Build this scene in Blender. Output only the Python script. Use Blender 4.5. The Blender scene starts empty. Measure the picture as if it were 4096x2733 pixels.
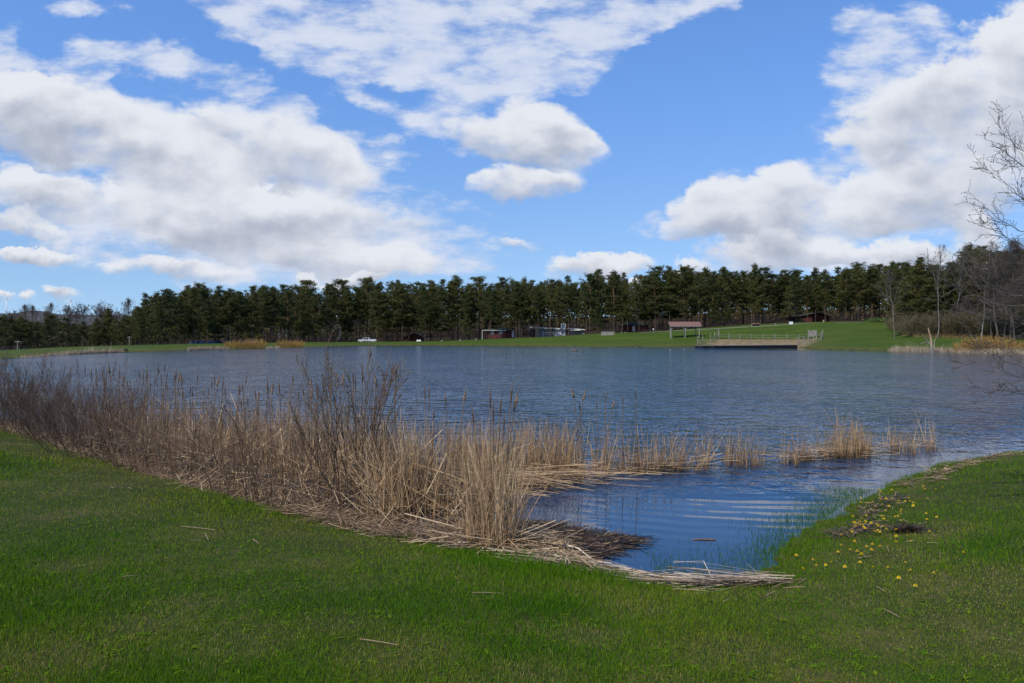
import bpy, math, random
import numpy as np
from mathutils import Vector, Matrix

R = math.radians
rng = np.random.default_rng(7)
scene = bpy.context.scene
COL = scene.collection

# ------------------------------------------------------------------ camera
EYE = 2.4                       # eye height above the lake (m)
FPX, CX, HY = 3115.0, 2048.0, 1346.0
cd = bpy.data.cameras.new('camera')
cam = bpy.data.objects.new('camera', cd)
COL.objects.link(cam)
cd.sensor_width = 36.0
cd.lens = 36.0 * FPX / 4096.0
cd.shift_y = -(1366.5 - HY) / 4096.0
cd.clip_start = 0.05
cd.clip_end = 20000
cam.location = (0, 0, EYE)
cam.rotation_euler = (R(90), 0, 0)
scene.camera = cam

# ------------------------------------------------------------------ light
SUN = Vector((-0.50, -0.62, 0.0)).normalized() * math.cos(R(50))
SUN.z = math.sin(R(50))
sl = bpy.data.lights.new('sun', 'SUN')
sl.energy = 4.5
sl.angle = R(0.6)
sl.color = (1.0, 0.93, 0.83)
so = bpy.data.objects.new('sun', sl)
COL.objects.link(so)
so.rotation_euler = SUN.to_track_quat('Z', 'Y').to_euler()

scene.view_settings.view_transform = 'Standard'
scene.view_settings.look = 'None'
scene.view_settings.exposure = 0.0
scene.view_settings.gamma = 1.0
scene.cycles.max_bounces = 6
scene.cycles.diffuse_bounces = 2
scene.cycles.glossy_bounces = 2
scene.cycles.transparent_max_bounces = 4

# ------------------------------------------------------------------ sky with clouds (world)
world = bpy.data.worlds.new('World')
scene.world = world
world.use_nodes = True
try:
    world.cycles.sampling_method = 'MANUAL'
    world.cycles.sample_map_resolution = 512
except Exception:
    pass
WN, WL = world.node_tree.nodes, world.node_tree.links
WN.clear()

def _set(sock, v):
    if isinstance(v, bpy.types.NodeSocket):
        sock.id_data.links.new(v, sock)
    else:
        sock.default_value = v

def wmath(op, a, b=None, c=None, clamp=False):
    n = WN.new('ShaderNodeMath'); n.operation = op; n.use_clamp = clamp
    _set(n.inputs[0], a)
    if b is not None: _set(n.inputs[1], b)
    if c is not None: _set(n.inputs[2], c)
    return n.outputs[0]

def wvec(op, a, b=None, c=None):
    n = WN.new('ShaderNodeVectorMath'); n.operation = op
    _set(n.inputs[0], a)
    if b is not None:
        _set(n.inputs['Scale'] if op == 'SCALE' else n.inputs[1], b)
    if c is not None: _set(n.inputs[2], c)
    return n.outputs['Value'] if op in ('LENGTH', 'DOT_PRODUCT') else n.outputs['Vector']

def wnoise(vec, scale, detail=5.0, rough=0.55, color=False, dist=0.0):
    n = WN.new('ShaderNodeTexNoise'); n.noise_dimensions = '3D'
    _set(n.inputs['Vector'], vec)
    n.inputs['Scale'].default_value = scale
    n.inputs['Detail'].default_value = detail
    n.inputs['Roughness'].default_value = rough
    n.inputs['Distortion'].default_value = dist
    return n.outputs['Color'] if color else n.outputs[0]

def wmap(v, lo, hi, a=0.0, b=1.0, smooth=True):
    n = WN.new('ShaderNodeMapRange')
    if smooth: n.interpolation_type = 'SMOOTHSTEP'
    _set(n.inputs[0], v)
    for i, q in ((1, lo), (2, hi), (3, a), (4, b)): _set(n.inputs[i], q)
    return n.outputs[0]

def wmix(f, a, b):
    n = WN.new('ShaderNodeMix'); n.data_type = 'RGBA'
    _set(n.inputs[0], f); _set(n.inputs[6], a); _set(n.inputs[7], b)
    return n.outputs[2]

STR = 0.10
tc = WN.new('ShaderNodeTexCoord').outputs['Generated']
sep = WN.new('ShaderNodeSeparateXYZ'); _set(sep.inputs[0], tc)
ay = wmath('MAXIMUM', wmath('ABSOLUTE', sep.outputs['Y']), 0.12)
uu = wmath('DIVIDE', sep.outputs['X'], ay)
vv = wmath('DIVIDE', sep.outputs['Z'], ay)
cmb = WN.new('ShaderNodeCombineXYZ')
_set(cmb.inputs[0], uu); _set(cmb.inputs[1], vv)
UV = cmb.outputs[0]
NV = wvec('MULTIPLY', UV, (1.0, 1.45, 1.0))
warpA = wvec('SUBTRACT', wnoise(NV, 4.2, 2.0, 0.5, True), (0.5, 0.5, 0.5))
warpB = wvec('SUBTRACT', wnoise(NV, 14.0, 4.0, 0.62, True), (0.5, 0.5, 0.5))
WV = wvec('ADD', wvec('ADD', UV, wvec('MULTIPLY', warpA, (0.09, 0.05, 0.0))), wvec('MULTIPLY', warpB, (0.085, 0.055, 0.0)))

def blobs(lst, tone=True):
    accW, accY = None, None
    pos = WV
    for i, (cx, cy, rx, ry, rot, wt) in enumerate(lst):
        if i and i % 5 == 0:         # a link to the running sum keeps the shader evaluation in order (small stack)
            pos = wvec('MULTIPLY_ADD', accW, (1e-7, 1e-7, 0.0), WV)
        m = WN.new('ShaderNodeMapping'); m.vector_type = 'TEXTURE'
        _set(m.inputs['Vector'], pos)
        m.inputs['Location'].default_value = ((cx - CX) / FPX, (HY - cy) / FPX, 0)
        m.inputs['Rotation'].default_value = (0, 0, R(-rot))
        m.inputs['Scale'].default_value = (rx / FPX, ry / FPX, 1)
        v = m.outputs[0]
        w = wmath('MULTIPLY', wmath('SUBTRACT', 1.0, wvec('LENGTH', v), clamp=True), wt)
        accW = w if accW is None else wmath('ADD', accW, w)
        if tone:
            y = wvec('DOT_PRODUCT', v, (0.0, 1.0, 0.0))
            yw = wmath('MULTIPLY', y, w)
            accY = yw if accY is None else wmath('ADD', accY, yw)
    if not tone:
        return accW, None
    return accW, wmath('DIVIDE', accY, wmath('MAXIMUM', accW, 0.02))

# heaped clouds: centre x, y, half width, half height (photo px), tilt, weight
CUM = [
    (120, 470, 430, 210, 12, 1.5), (480, 545, 520, 215, 20, 1.5), (760, 660, 330, 140, 18, 1.3),
    (1080, 590, 420, 170, 20, 1.1), (1260, 690, 300, 120, 15, 1.0), (100, 780, 280, 115, 10, 1.1),
    (120, 910, 190, 60, 18, 1.3), (120, 1010, 230, 36, 2, 1.3), (420, 830, 330, 120, 5, 0.9),
    (800, 830, 460, 150, 8, 1.0), (1080, 880, 460, 150, 0, 1.0), (1240, 890, 190, 90, 5, 1.2),
    (900, 960, 420, 90, 3, 0.9), (1250, 1000, 460, 100, 4, 1.05), (1560, 900, 330, 95, 0, 0.75),
    (780, 1080, 430, 55, 0, 0.8), (1590, 1055, 210, 85, 0, 1.1), (1240, 1103, 75, 42, 0, 1.1),
    (1460, 1120, 190, 26, 0, 1.0),
    (2090, 545, 340, 150, 6, 1.35), (2270, 590, 190, 100, 10, 1.0), (2080, 745, 280, 95, 2, 1.3), (2240, 720, 150, 70, 0, 0.9),
    (4000, 330, 330, 290, -8, 1.6), (4080, 180, 230, 200, 0, 1.0), (3760, 560, 420, 200, 0, 1.1), (3960, 660, 420, 160, 0, 1.3),
    (3560, 450, 230, 170, -15, 0.8), (3700, 790, 560, 150, -4, 1.4), (2860, 850, 260, 140, -6, 1.3),
    (3130, 770, 190, 170, 0, 1.05), (3260, 890, 430, 100, -3, 1.2), (2730, 930, 160, 70, -15, 0.7),
    (3120, 1020, 330, 85, 0, 1.1), (3030, 985, 150, 70, 0, .7), (3290, 1010, 200, 80, 0, .8), (3570, 1035, 290, 80, 0, 0.95), (3600, 1000, 150, 70, 0, .6), (3890, 950, 170, 105, 0, 1.2),
    (2370, 1058, 240, 72, -4, 1.0), (2400, 1035, 130, 60, 0, .7), (2520, 1035, 120, 42, 0, .9), (2760, 1080, 150, 60, 0, 1.0), (2050, 980, 140, 30, 3, 0.5),
    (2850, 1120, 420, 36, 0, 1.0), (290, 1165, 90, 36, 20, 0.6), (10, 1150, 90, 30, 20, 0.5), (140, 1175, 60, 22, 10, 0.5),
]
# thin, streaky high cloud
THIN = [
    (330, 270, 150, 170, 30, 0.9), (110, 260, 120, 130, 30, 0.8), (10, 200, 80, 150, 20, 1.0), (330, 20, 200, 50, 5, 0.5),
    (620, 240, 330, 95, 12, 1.0), (960, 320, 330, 95, 16, 1.0), (1140, 430, 120, 110, 10, 0.8), (1250, 540, 280, 50, 8, 0.4),
    (980, 70, 330, 130, 26, 1.3), (1400, 120, 520, 230, 14, 1.4), (1800, 190, 430, 230, 0, 1.3), (1520, 280, 280, 80, 0, 1.1),
    (2000, 320, 330, 170, -8, 1.2), (2560, 40, 620, 130, -22, 1.5), (2230, 200, 360, 190, -25, 1.3), (1880, 20, 700, 150, 0, 1.2),
    (1430, 390, 150, 55, 18, 0.8), (1690, 470, 250, 90, 0, 0.85), (1570, 590, 120, 50, 0, 0.8), (1900, 470, 250, 160, -10, 0.8),
    (3440, 110, 180, 80, 8, 0.8), (3480, 330, 200, 220, -20, 0.75), (3700, 230, 160, 140, -30, 0.6), (2600, 930, 90, 100, 0, 0.5),
    (1750, 1040, 330, 80, 0, 0.6), (3650, 120, 180, 120, 0, 0.45), (760, 850, 950, 300, 8, 1.0), (1350, 930, 720, 230, 2, 0.95), (300, 880, 520, 220, 5, 0.8), (1000, 1060, 700, 110, 0, 0.7), (1150, 640, 620, 260, 18, 0.9),
    (3250, 850, 700, 260, -4, 0.75), (3750, 650, 600, 420, 0, 0.8), (3300, 1040, 620, 110, 0, 0.7), (3520, 200, 240, 260, -10, 0.6),
]
f1 = wnoise(NV, 7.0, 9.0, 0.60)
f1l = wnoise(NV, 7.0, 4.0, 0.5)
f1s = wnoise(wvec('ADD', NV, (-0.010, 0.024, 0.0)), 7.0, 4.0, 0.5)
f2 = wnoise(wvec('MULTIPLY', NV, (1.0, 1.7, 1.0)), 12.0, 9.0, 0.60)
f3 = wnoise(NV, 2.6, 3.0, 0.5)
cW, cY = blobs(CUM)
tW, _ = blobs(THIN, False)
cS = wmath('MINIMUM', wmath('MULTIPLY', cW, 1.15), wmath('MULTIPLY_ADD', cW, 0.20, 0.46))
cden = wmath('ADD', cS, wmath('MULTIPLY', wmath('SUBTRACT', f1, 0.5), 2.1))
cden = wmath('ADD', cden, wmath('MULTIPLY', wmath('SUBTRACT', f3, 0.5), 0.5))
# crisp on the sunlit upper rims, dissolving underneath
soft = wmap(cY, -0.35, 0.35, 0.84, 0.50)
calpha = wmath('MULTIPLY', wmath('POWER', wmap(cden, 0.05, soft), 0.85), wmap(cW, 0.0, 0.12))
tS = wmath('MINIMUM', wmath('MULTIPLY', tW, 1.1), wmath('MULTIPLY_ADD', tW, 0.2, 0.42))
tden = wmath('ADD', tS, wmath('MULTIPLY', wmath('SUBTRACT', f2, 0.5), 2.5))
talpha = wmath('MULTIPLY', wmath('MULTIPLY', wmap(tden, 0.06, 0.85), 0.9), wmap(tW, 0.0, 0.16))
relief = wmath('MULTIPLY', wmath('SUBTRACT', f1l, f1s), 3.4)
thick = wmap(cden, 0.35, 1.05, 0.0, 0.30)
tone = wmath('ADD', wmath('MULTIPLY_ADD', cY, 0.85, 0.55), relief)
tone = wmath('ADD', tone, wmath('MULTIPLY', wmath('SUBTRACT', f3, 0.5), 0.9))
tone = wmath('SUBTRACT', tone, thick)
tone = wmap(tone, -0.40, 0.95, 0.0, 1.0)
ccol = wmix(tone, (0.38 / STR, 0.43 / STR, 0.545 / STR, 1), (0.79 / STR, 0.82 / STR, 0.885 / STR, 1))
tcol = wmix(wmap(f2, 0.3, 0.75), (0.55 / STR, 0.64 / STR, 0.83 / STR, 1), (0.76 / STR, 0.80 / STR, 0.90 / STR, 1))
sky = WN.new('ShaderNodeTexSky'); sky.sky_type = 'NISHITA'; sky.sun_disc = False
sky.sun_elevation = R(50); sky.sun_rotation = math.atan2(SUN.x, SUN.y) % (2 * math.pi)
sd = WN.new('ShaderNodeCombineXYZ')
_set(sd.inputs[0], sep.outputs['X']); _set(sd.inputs[1], sep.outputs['Y'])
_set(sd.inputs[2], wmath('ADD', wmath('MAXIMUM', sep.outputs['Z'], 0.0), 0.13))
_set(sky.inputs[0], wvec('NORMALIZE', sd.outputs[0]))
sky.altitude = 300; sky.air_density = 1.0; sky.dust_density = 0.4; sky.ozone_density = 1.3
skyc = wvec('MULTIPLY', sky.outputs[0], wmix(wmap(sep.outputs['Z'], 0.0, 0.36), (1.42, 1.52, 1.58, 1), (1.26, 1.74, 2.32, 1)))
c1 = wmix(talpha, skyc, tcol)
c2 = wmix(calpha, c1, ccol)
bg = WN.new('ShaderNodeBackground'); _set(bg.inputs['Color'], c2); bg.inputs['Strength'].default_value = STR
wo = WN.new('ShaderNodeOutputWorld'); WL.new(bg.outputs[0], wo.inputs['Surface'])

# ------------------------------------------------------------------ helpers
def px(x, y, d):
    """point seen at photo pixel (x, y) at depth d"""
    return np.array([(x - CX) / FPX * d, d, EYE - (y - HY) / FPX * d])

def wd(y):
    """depth of the water surface at photo row y"""
    return EYE * FPX / (y - HY)

def tag(o, label=None, cat=None, group=None, kind=None):
    if label: o['label'] = label
    if cat: o['category'] = cat
    if group: o['group'] = group
    if kind: o['kind'] = kind
    return o

def empty(name, loc, rz=0.0, label=None, cat=None, group=None, scale=1.0):
    o = bpy.data.objects.new(name, None)
    COL.objects.link(o)
    o.empty_display_size = 0.2
    o.location = loc
    o.rotation_euler = (0, 0, rz)
    if scale != 1.0: o.scale = (scale,) * 3
    return tag(o, label, cat, group)

def link(name, me, parent=None, loc=None):
    o = bpy.data.objects.new(name, me)
    COL.objects.link(o)
    if parent is not None: o.parent = parent
    if loc is not None: o.location = loc
    return o

def raw_mesh(name, V, faces, mats=(), smooth=False, attrs=None, fmat=None):
    """faces: list of int arrays (M,k)"""
    me = bpy.data.meshes.new(name)
    V = np.ascontiguousarray(V, dtype=np.float32)
    me.vertices.add(len(V)); me.vertices.foreach_set('co', V.ravel())
    faces = [np.asarray(f, dtype=np.int32) for f in faces if len(f)]
    loops = np.concatenate([f.ravel() for f in faces])
    cnt = np.concatenate([np.full(len(f), f.shape[1], np.int32) for f in faces])
    start = np.concatenate([[0], np.cumsum(cnt)[:-1]]).astype(np.int32)
    me.loops.add(len(loops)); me.loops.foreach_set('vertex_index', loops)
    me.polygons.add(len(cnt)); me.polygons.foreach_set('loop_start', start)
    if smooth: me.polygons.foreach_set('use_smooth', np.ones(len(cnt), bool))
    for m in mats: me.materials.append(m)
    if fmat is not None: me.polygons.foreach_set('material_index', np.asarray(fmat, np.int32))
    for k, a in (attrs or {}).items():
        at = me.attributes.new(k, 'FLOAT', 'POINT')
        at.data.foreach_set('value', np.ascontiguousarray(a, dtype=np.float32))
    me.update(calc_edges=True)
    return me

class MB:
    """collects simple shapes into one mesh"""
    def __init__(s): s.v = []; s.f = []; s.m = []
    def poly(s, pts, faces, mi=0):
        b = len(s.v); s.v += [tuple(p) for p in pts]
        for f in faces: s.f.append([b + i for i in f]); s.m.append(mi)
        return s
    def box(s, c, size, rz=0.0, mi=0, taper=1.0):
        hx, hy, hz = size[0] / 2, size[1] / 2, size[2] / 2
        P = []
        for z, t in ((-hz, 1), (hz, taper)):
            for x, y in ((-hx, -hy), (hx, -hy), (hx, hy), (-hx, hy)):
                x, y = x * t, y * t
                P.append((c[0] + x * math.cos(rz) - y * math.sin(rz), c[1] + x * math.sin(rz) + y * math.cos(rz), c[2] + z))
        return s.poly(P, [(3, 2, 1, 0), (4, 5, 6, 7), (0, 1, 5, 4), (1, 2, 6, 5), (2, 3, 7, 6), (3, 0, 4, 7)], mi)
    def beam(s, a, b, w, h=None, mi=0):
        a, b = Vector(a), Vector(b); d = (b - a).normalized(); h = h or w
        up = Vector((0, 0, 1)) if abs(d.z) < .9 else Vector((0, 1, 0))
        x = d.cross(up).normalized(); y = x.cross(d)
        P = [q + x * sx * w / 2 + y * sy * h / 2 for q in (a, b) for sx, sy in ((-1, -1), (1, -1), (1, 1), (-1, 1))]
        return s.poly(P, [(0, 1, 2, 3), (7, 6, 5, 4), (0, 4, 5, 1), (1, 5, 6, 2), (2, 6, 7, 3), (3, 7, 4, 0)], mi)
    def lathe(s, c, prof, n=12, mi=0, axis='z'):
        P = []; F = []
        for r, z in prof:
            for k in range(n):
                a = 2 * math.pi * k / n
                q = (r * math.cos(a), r * math.sin(a), z)
                if axis == 'x': q = (q[2], q[0], q[1])
                if axis == 'y': q = (q[0], q[2], q[1])
                P.append((c[0] + q[0], c[1] + q[1], c[2] + q[2]))
        for i in range(len(prof) - 1):
            for k in range(n):
                F.append((i * n + k, i * n + (k + 1) % n, (i + 1) * n + (k + 1) % n, (i + 1) * n + k))
        F.append(tuple(range(n - 1, -1, -1))); F.append(tuple((len(prof) - 1) * n + k for k in range(n)))
        return s.poly(P, F, mi)
    def extrude(s, prof, y0, y1, mi=0):
        """profile in x,z extruded along y"""
        n = len(prof)
        P = [(x, y0, z) for x, z in prof] + [(x, y1, z) for x, z in prof]
        F = [tuple(range(n)), tuple(range(2 * n - 1, n - 1, -1))] + [(i, i + n, (i + 1) % n + n, (i + 1) % n) for i in range(n)]
        return s.poly(P, F, mi)
    def build(s, name, mats, parent=None, loc=None, smooth=False, bevel=0.0):
        me = bpy.data.meshes.new(name)
        me.from_pydata(s.v, [], s.f)
        if not isinstance(mats, (list, tuple)): mats = [mats]
        for m in mats: me.materials.append(m)
        me.polygons.foreach_set('material_index', s.m)
        if smooth: me.polygons.foreach_set('use_smooth', [True] * len(me.polygons))
        me.update()
        o = link(name, me, parent, loc)
        if bevel:
            b = o.modifiers.new('bevel', 'BEVEL'); b.width = bevel; b.segments = 2; b.limit_method = 'ANGLE'
        return o

def unit(v): return v / np.maximum(np.linalg.norm(v, axis=-1, keepdims=True), 1e-9)

def curves(base, d, L, K, bend=None, wob=0.0, r=rng):
    """N curved lines of K+1 points"""
    t = np.linspace(0, 1, K + 1)[None, :, None]
    P = base[:, None] + d[:, None] * L[:, None, None] * t
    if bend is not None: P = P + bend[:, None] * L[:, None, None] * t * t
    if wob:
        w = np.cumsum(r.normal(0, 1, (len(base), K + 1, 3)), 1); w -= w[:, :1]
        P = P + w * (wob * L[:, None, None] / K)
    return P

def tubes(P, Rr, sides=3):
    """P (N,K,3), Rr (N,K) -> V, F"""
    N, K, _ = P.shape
    T = unit(np.gradient(P, axis=1))
    ref = np.where(np.abs(T[..., 2:3]) < .9, np.array([0, 0, 1.0]), np.array([1.0, 0, 0]))
    A = unit(np.cross(T, ref)); B = np.cross(T, A)
    an = np.arange(sides) * 2 * math.pi / sides
    V = P[:, :, None] + Rr[:, :, None, None] * (A[:, :, None] * np.cos(an)[None, None, :, None] + B[:, :, None] * np.sin(an)[None, None, :, None])
    idx = np.arange(N * K * sides).reshape(N, K, sides)
    a = idx[:, :-1]; b = idx[:, 1:]
    F = np.stack([a, np.roll(a, -1, 2), np.roll(b, -1, 2), b], -1).reshape(-1, 4)
    return V.reshape(-1, 3), F

def ribbons(P, W, side=None, r=rng):
    """P (N,K,3), W (N,K) full widths -> V, F, index of owner per vertex"""
    N, K, _ = P.shape
    T = unit(np.gradient(P, axis=1))
    if side is None:
        a = r.uniform(0, 2 * math.pi, N)
        side = np.stack([np.cos(a), np.sin(a), 0.15 * np.sin(3 * a)], -1)
    S = unit(np.cross(T, np.cross(side[:, None], T)))
    V = np.stack([P - S * W[..., None] / 2, P + S * W[..., None] / 2], 2)
    idx = np.arange(N * K * 2).reshape(N, K, 2)
    F = np.stack([idx[:, :-1, 0], idx[:, :-1, 1], idx[:, 1:, 1], idx[:, 1:, 0]], -1).reshape(-1, 4)
    own = np.repeat(np.arange(N), K * 2)
    return V.reshape(-1, 3), F, own

def join(parts):
    """parts: list of (V, F4[, attr]) -> merged"""
    V = []; F = []; A = []; b = 0
    for p in parts:
        V.append(p[0]); F.append(p[1] + b); b += len(p[0])
        A.append(p[2] if len(p) > 2 else np.zeros(len(p[0])))
    return np.concatenate(V), np.concatenate(F), np.concatenate(A)

def kids(P, n, t0, t1, ang, r=rng, out=None):
    """n side shoots per parent curve: base points, directions, parent index, t"""
    N, K, _ = P.shape
    pi = np.repeat(np.arange(N), n)
    t = r.uniform(t0, t1, N * n)
    f = t * (K - 1); i = np.minimum(f.astype(int), K - 2); fr = (f - i)[:, None]
    base = P[pi, i] * (1 - fr) + P[pi, i + 1] * fr
    tg = unit(P[pi, i + 1] - P[pi, i])
    rv = unit(np.cross(tg, r.normal(0, 1, tg.shape)))
    a = np.radians(r.normal(ang, ang * .22, N * n))[:, None]
    return base, unit(tg * np.cos(a) + rv * np.sin(a)), pi, t

# ------------------------------------------------------------------ materials
def node_mat(name):
    m = bpy.data.materials.new(name); m.use_nodes = True
    nt = m.node_tree
    return m, nt, nt.nodes['Principled BSDF']

def ramp(nt, fac, stops):
    n = nt.nodes.new('ShaderNodeValToRGB')
    e = n.color_ramp.elements
    while len(e) < len(stops): e.new(0.5)
    for q, (p, c) in zip(e, stops):
        q.position = p; q.color = (*c, 1)
    nt.links.new(fac, n.inputs[0])
    return n.outputs[0]

def noise(nt, scale, detail=4.0, rough=0.55, vec=None, mapscale=None, color=False, kind='Object'):
    if vec is None:
        vec = nt.nodes.new('ShaderNodeTexCoord').outputs[kind]
    if mapscale is not None:
        mp = nt.nodes.new('ShaderNodeMapping'); mp.inputs['Scale'].default_value = mapscale
        nt.links.new(vec, mp.inputs[0]); vec = mp.outputs[0]
    n = nt.nodes.new('ShaderNodeTexNoise')
    n.inputs['Scale'].default_value = scale; n.inputs['Detail'].default_value = detail; n.inputs['Roughness'].default_value = rough
    nt.links.new(vec, n.inputs['Vector'])
    return n.outputs['Color' if color else 0]

def attr(nt, name):
    n = nt.nodes.new('ShaderNodeAttribute'); n.attribute_name = name
    return n.outputs['Fac']

def mth(nt, op, a, b=None, c=None, clamp=False):
    n = nt.nodes.new('ShaderNodeMath'); n.operation = op; n.use_clamp = clamp
    for i, v in enumerate((a, b, c)):
        if v is None: continue
        if isinstance(v, (int, float)): n.inputs[i].default_value = v
        else: nt.links.new(v, n.inputs[i])
    return n.outputs[0]

def mixc(nt, f, a, b):
    n = nt.nodes.new('ShaderNodeMix'); n.data_type = 'RGBA'
    for s, v in ((n.inputs[0], f), (n.inputs[6], a), (n.inputs[7], b)):
        if isinstance(v, bpy.types.NodeSocket): nt.links.new(v, s)
        elif isinstance(v, (int, float)): s.default_value = v
        else: s.default_value = (*v, 1)
    return n.outputs[2]

def rnd(nt): return nt.nodes.new('ShaderNodeObjectInfo').outputs['Random']

def mottled(name, c0, c1, scale=6.0, rough=0.85, mapscale=None, bump=0.0, metal=0.0, detail=5.0, spec=0.3):
    m, nt, bs = node_mat(name)
    f = noise(nt, scale, detail, 0.6, mapscale=mapscale)
    nt.links.new(ramp(nt, f, [(0.3, c0), (0.7, c1)]), bs.inputs['Base Color'])
    bs.inputs['Roughness'].default_value = rough; bs.inputs['Metallic'].default_value = metal
    bs.inputs['Specular IOR Level'].default_value = spec
    if bump:
        b = nt.nodes.new('ShaderNodeBump'); b.inputs['Strength'].default_value = bump; b.inputs['Distance'].default_value = 0.02
        nt.links.new(f, b.inputs['Height']); nt.links.new(b.outputs[0], bs.inputs['Normal'])
    return m

def stalk_mat(name, stops, rough=0.7, transl=0.0, along=None):
    """colour from the per-stalk 'tint' attribute, broken up by noise"""
    m, nt, bs = node_mat(name)
    f = mth(nt, 'ADD', attr(nt, 'tint'), mth(nt, 'MULTIPLY', mth(nt, 'SUBTRACT', noise(nt, 9.0, 3.0), 0.5), 0.35), clamp=True)
    c = ramp(nt, f, stops)
    nt.links.new(c, bs.inputs['Base Color'])
    bs.inputs['Roughness'].default_value = rough
    bs.inputs['Specular IOR Level'].default_value = 0.25
    if transl:
        t = nt.nodes.new('ShaderNodeBsdfTranslucent'); nt.links.new(c, t.inputs[0])
        mx = nt.nodes.new('ShaderNodeMixShader'); mx.inputs[0].default_value = transl
        nt.links.new(bs.outputs[0], mx.inputs[1]); nt.links.new(t.outputs[0], mx.inputs[2])
        nt.links.new(mx.outputs[0], nt.nodes['Material Output'].inputs[0])
    return m

REED = stalk_mat('dry_reed', [(0.0, (0.085, 0.05, 0.025)), (0.35, (0.24, 0.145, 0.07)), (0.7, (0.40, 0.27, 0.145)), (1.0, (0.56, 0.43, 0.27))], transl=0.12)
THATCH = stalk_mat('dead_thatch', [(0.0, (0.03, 0.02, 0.012)), (0.4, (0.13, 0.08, 0.045)), (0.75, (0.27, 0.18, 0.10)), (1.0, (0.46, 0.36, 0.23))])
WETMAT = stalk_mat('wet_debris', [(0.0, (0.012, 0.009, 0.006)), (0.55, (0.05, 0.032, 0.018)), (0.85, (0.15, 0.09, 0.045)), (1.0, (0.36, 0.25, 0.13))], rough=0.5)
STRAW = stalk_mat('bleached_straw', [(0.0, (0.08, 0.05, 0.03)), (0.45, (0.26, 0.18, 0.11)), (0.8, (0.45, 0.36, 0.25)), (1.0, (0.60, 0.52, 0.39))])
WILLOW = stalk_mat('willow_twig', [(0.0, (0.05, 0.038, 0.026)), (0.5, (0.13, 0.082, 0.05)), (1.0, (0.27, 0.17, 0.10))])
YWILLOW = stalk_mat('yellow_willow_twig', [(0.0, (0.16, 0.08, 0.02)), (0.5, (0.36, 0.20, 0.05)), (1.0, (0.50, 0.34, 0.11))])
BARK = mottled('grey_bark', (0.045, 0.036, 0.028), (0.12, 0.10, 0.082), 2.5, 0.9)
TWIG = mottled('fine_twig', (0.055, 0.042, 0.034), (0.12, 0.095, 0.08), 1.5, 0.9)
BIRCH = mottled('pale_bark', (0.11, 0.10, 0.09), (0.27, 0.25, 0.22), 1.2, 0.8, mapscale=(1, 1, 3))
WOODG = mottled('weathered_grey_wood', (0.15, 0.135, 0.115), (0.32, 0.295, 0.26), 3.0, 0.85, mapscale=(1, 1, .3))
WHITE = mottled('white_paint', (0.68, 0.68, 0.67), (0.82, 0.82, 0.81), 3.0, 0.5)
DARKGLASS = mottled('dark_glass', (0.01, 0.012, 0.015), (0.03, 0.035, 0.04), 2.0, 0.08, spec=0.6)

def pine_bark():
    m, nt, bs = node_mat('pine_bark')
    z = nt.nodes.new('ShaderNodeSeparateXYZ'); nt.links.new(nt.nodes.new('ShaderNodeTexCoord').outputs['Object'], z.inputs[0])
    h = mth(nt, 'ADD', mth(nt, 'MULTIPLY', z.outputs[2], 1 / 15.0), mth(nt, 'MULTIPLY', mth(nt, 'SUBTRACT', noise(nt, 3.0, 5.0, mapscale=(1, 1, .35)), .5), .8))
    nt.links.new(ramp(nt, h, [(0.05, (0.06, 0.047, 0.039)), (0.45, (0.115, 0.075, 0.052)), (0.85, (0.20, 0.105, 0.055))]), bs.inputs['Base Color'])
    bs.inputs['Roughness'].default_value = 0.9; bs.inputs['Specular IOR Level'].default_value = 0.15
    return m
PBARK = pine_bark()

def needles(name, c0, c1, c2):
    m, nt, bs = node_mat(name)
    f = mth(nt, 'ADD', mth(nt, 'MULTIPLY', attr(nt, 'tint'), 0.55), mth(nt, 'MULTIPLY', rnd(nt), 0.45))
    c = ramp(nt, f, [(0.1, c0), (0.5, c1), (0.95, c2)])
    nt.links.new(c, bs.inputs['Base Color'])
    bs.inputs['Roughness'].default_value = 0.65; bs.inputs['Specular IOR Level'].default_value = 0.2
    t = nt.nodes.new('ShaderNodeBsdfTranslucent'); nt.links.new(c, t.inputs[0])
    mx = nt.nodes.new('ShaderNodeMixShader'); mx.inputs[0].default_value = 0.18
    nt.links.new(bs.outputs[0], mx.inputs[1]); nt.links.new(t.outputs[0], mx.inputs[2])
    nt.links.new(mx.outputs[0], nt.nodes['Material Output'].inputs[0])
    return m
NEEDLE = needles('pine_needles', (0.025, 0.036, 0.010), (0.054, 0.064, 0.015), (0.115, 0.104, 0.026))

# ------------------------------------------------------------------ lake outline and terrain
NEAR = [(0, 1717), (120, 1748), (235, 1780), (349, 1821), (540, 1880), (750, 1943), (930, 1990), (1081, 2031), (1330, 2098), (1569, 2153), (1790, 2190), (2004, 2222),
        (2180, 2258), (2353, 2283), (2530, 2318), (2702, 2344), (2850, 2352), (2963, 2345), (3040, 2310), (3090, 2260), (3137, 2214), (3200, 2160), (3277, 2109),
        (3364, 2039), (3470, 1985), (3573, 1935), (3690, 1893), (3800, 1856), (3950, 1830), (4096, 1809)]
FAR = [(4700, 1440), (4400, 1424), (4096, 1414), (3960, 1411), (3840, 1409), (3720, 1405), (3592, 1401), (3440, 1400), (3280, 1398), (3215, 1392), (3180, 1389), (2860, 1386),
       (2780, 1386.5), (2392, 1386), (2000, 1383), (1697, 1381.5), (1500, 1382.5), (1330, 1386), (1227, 1389.5), (1120, 1392), (1024, 1395), (900, 1397), (741, 1402), (600, 1408),
       (479, 1411), (360, 1415), (244, 1420), (100, 1432), (0, 1438)]
def wpt(x, y): d = wd(y); return ((x - CX) / FPX * d, d)
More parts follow.
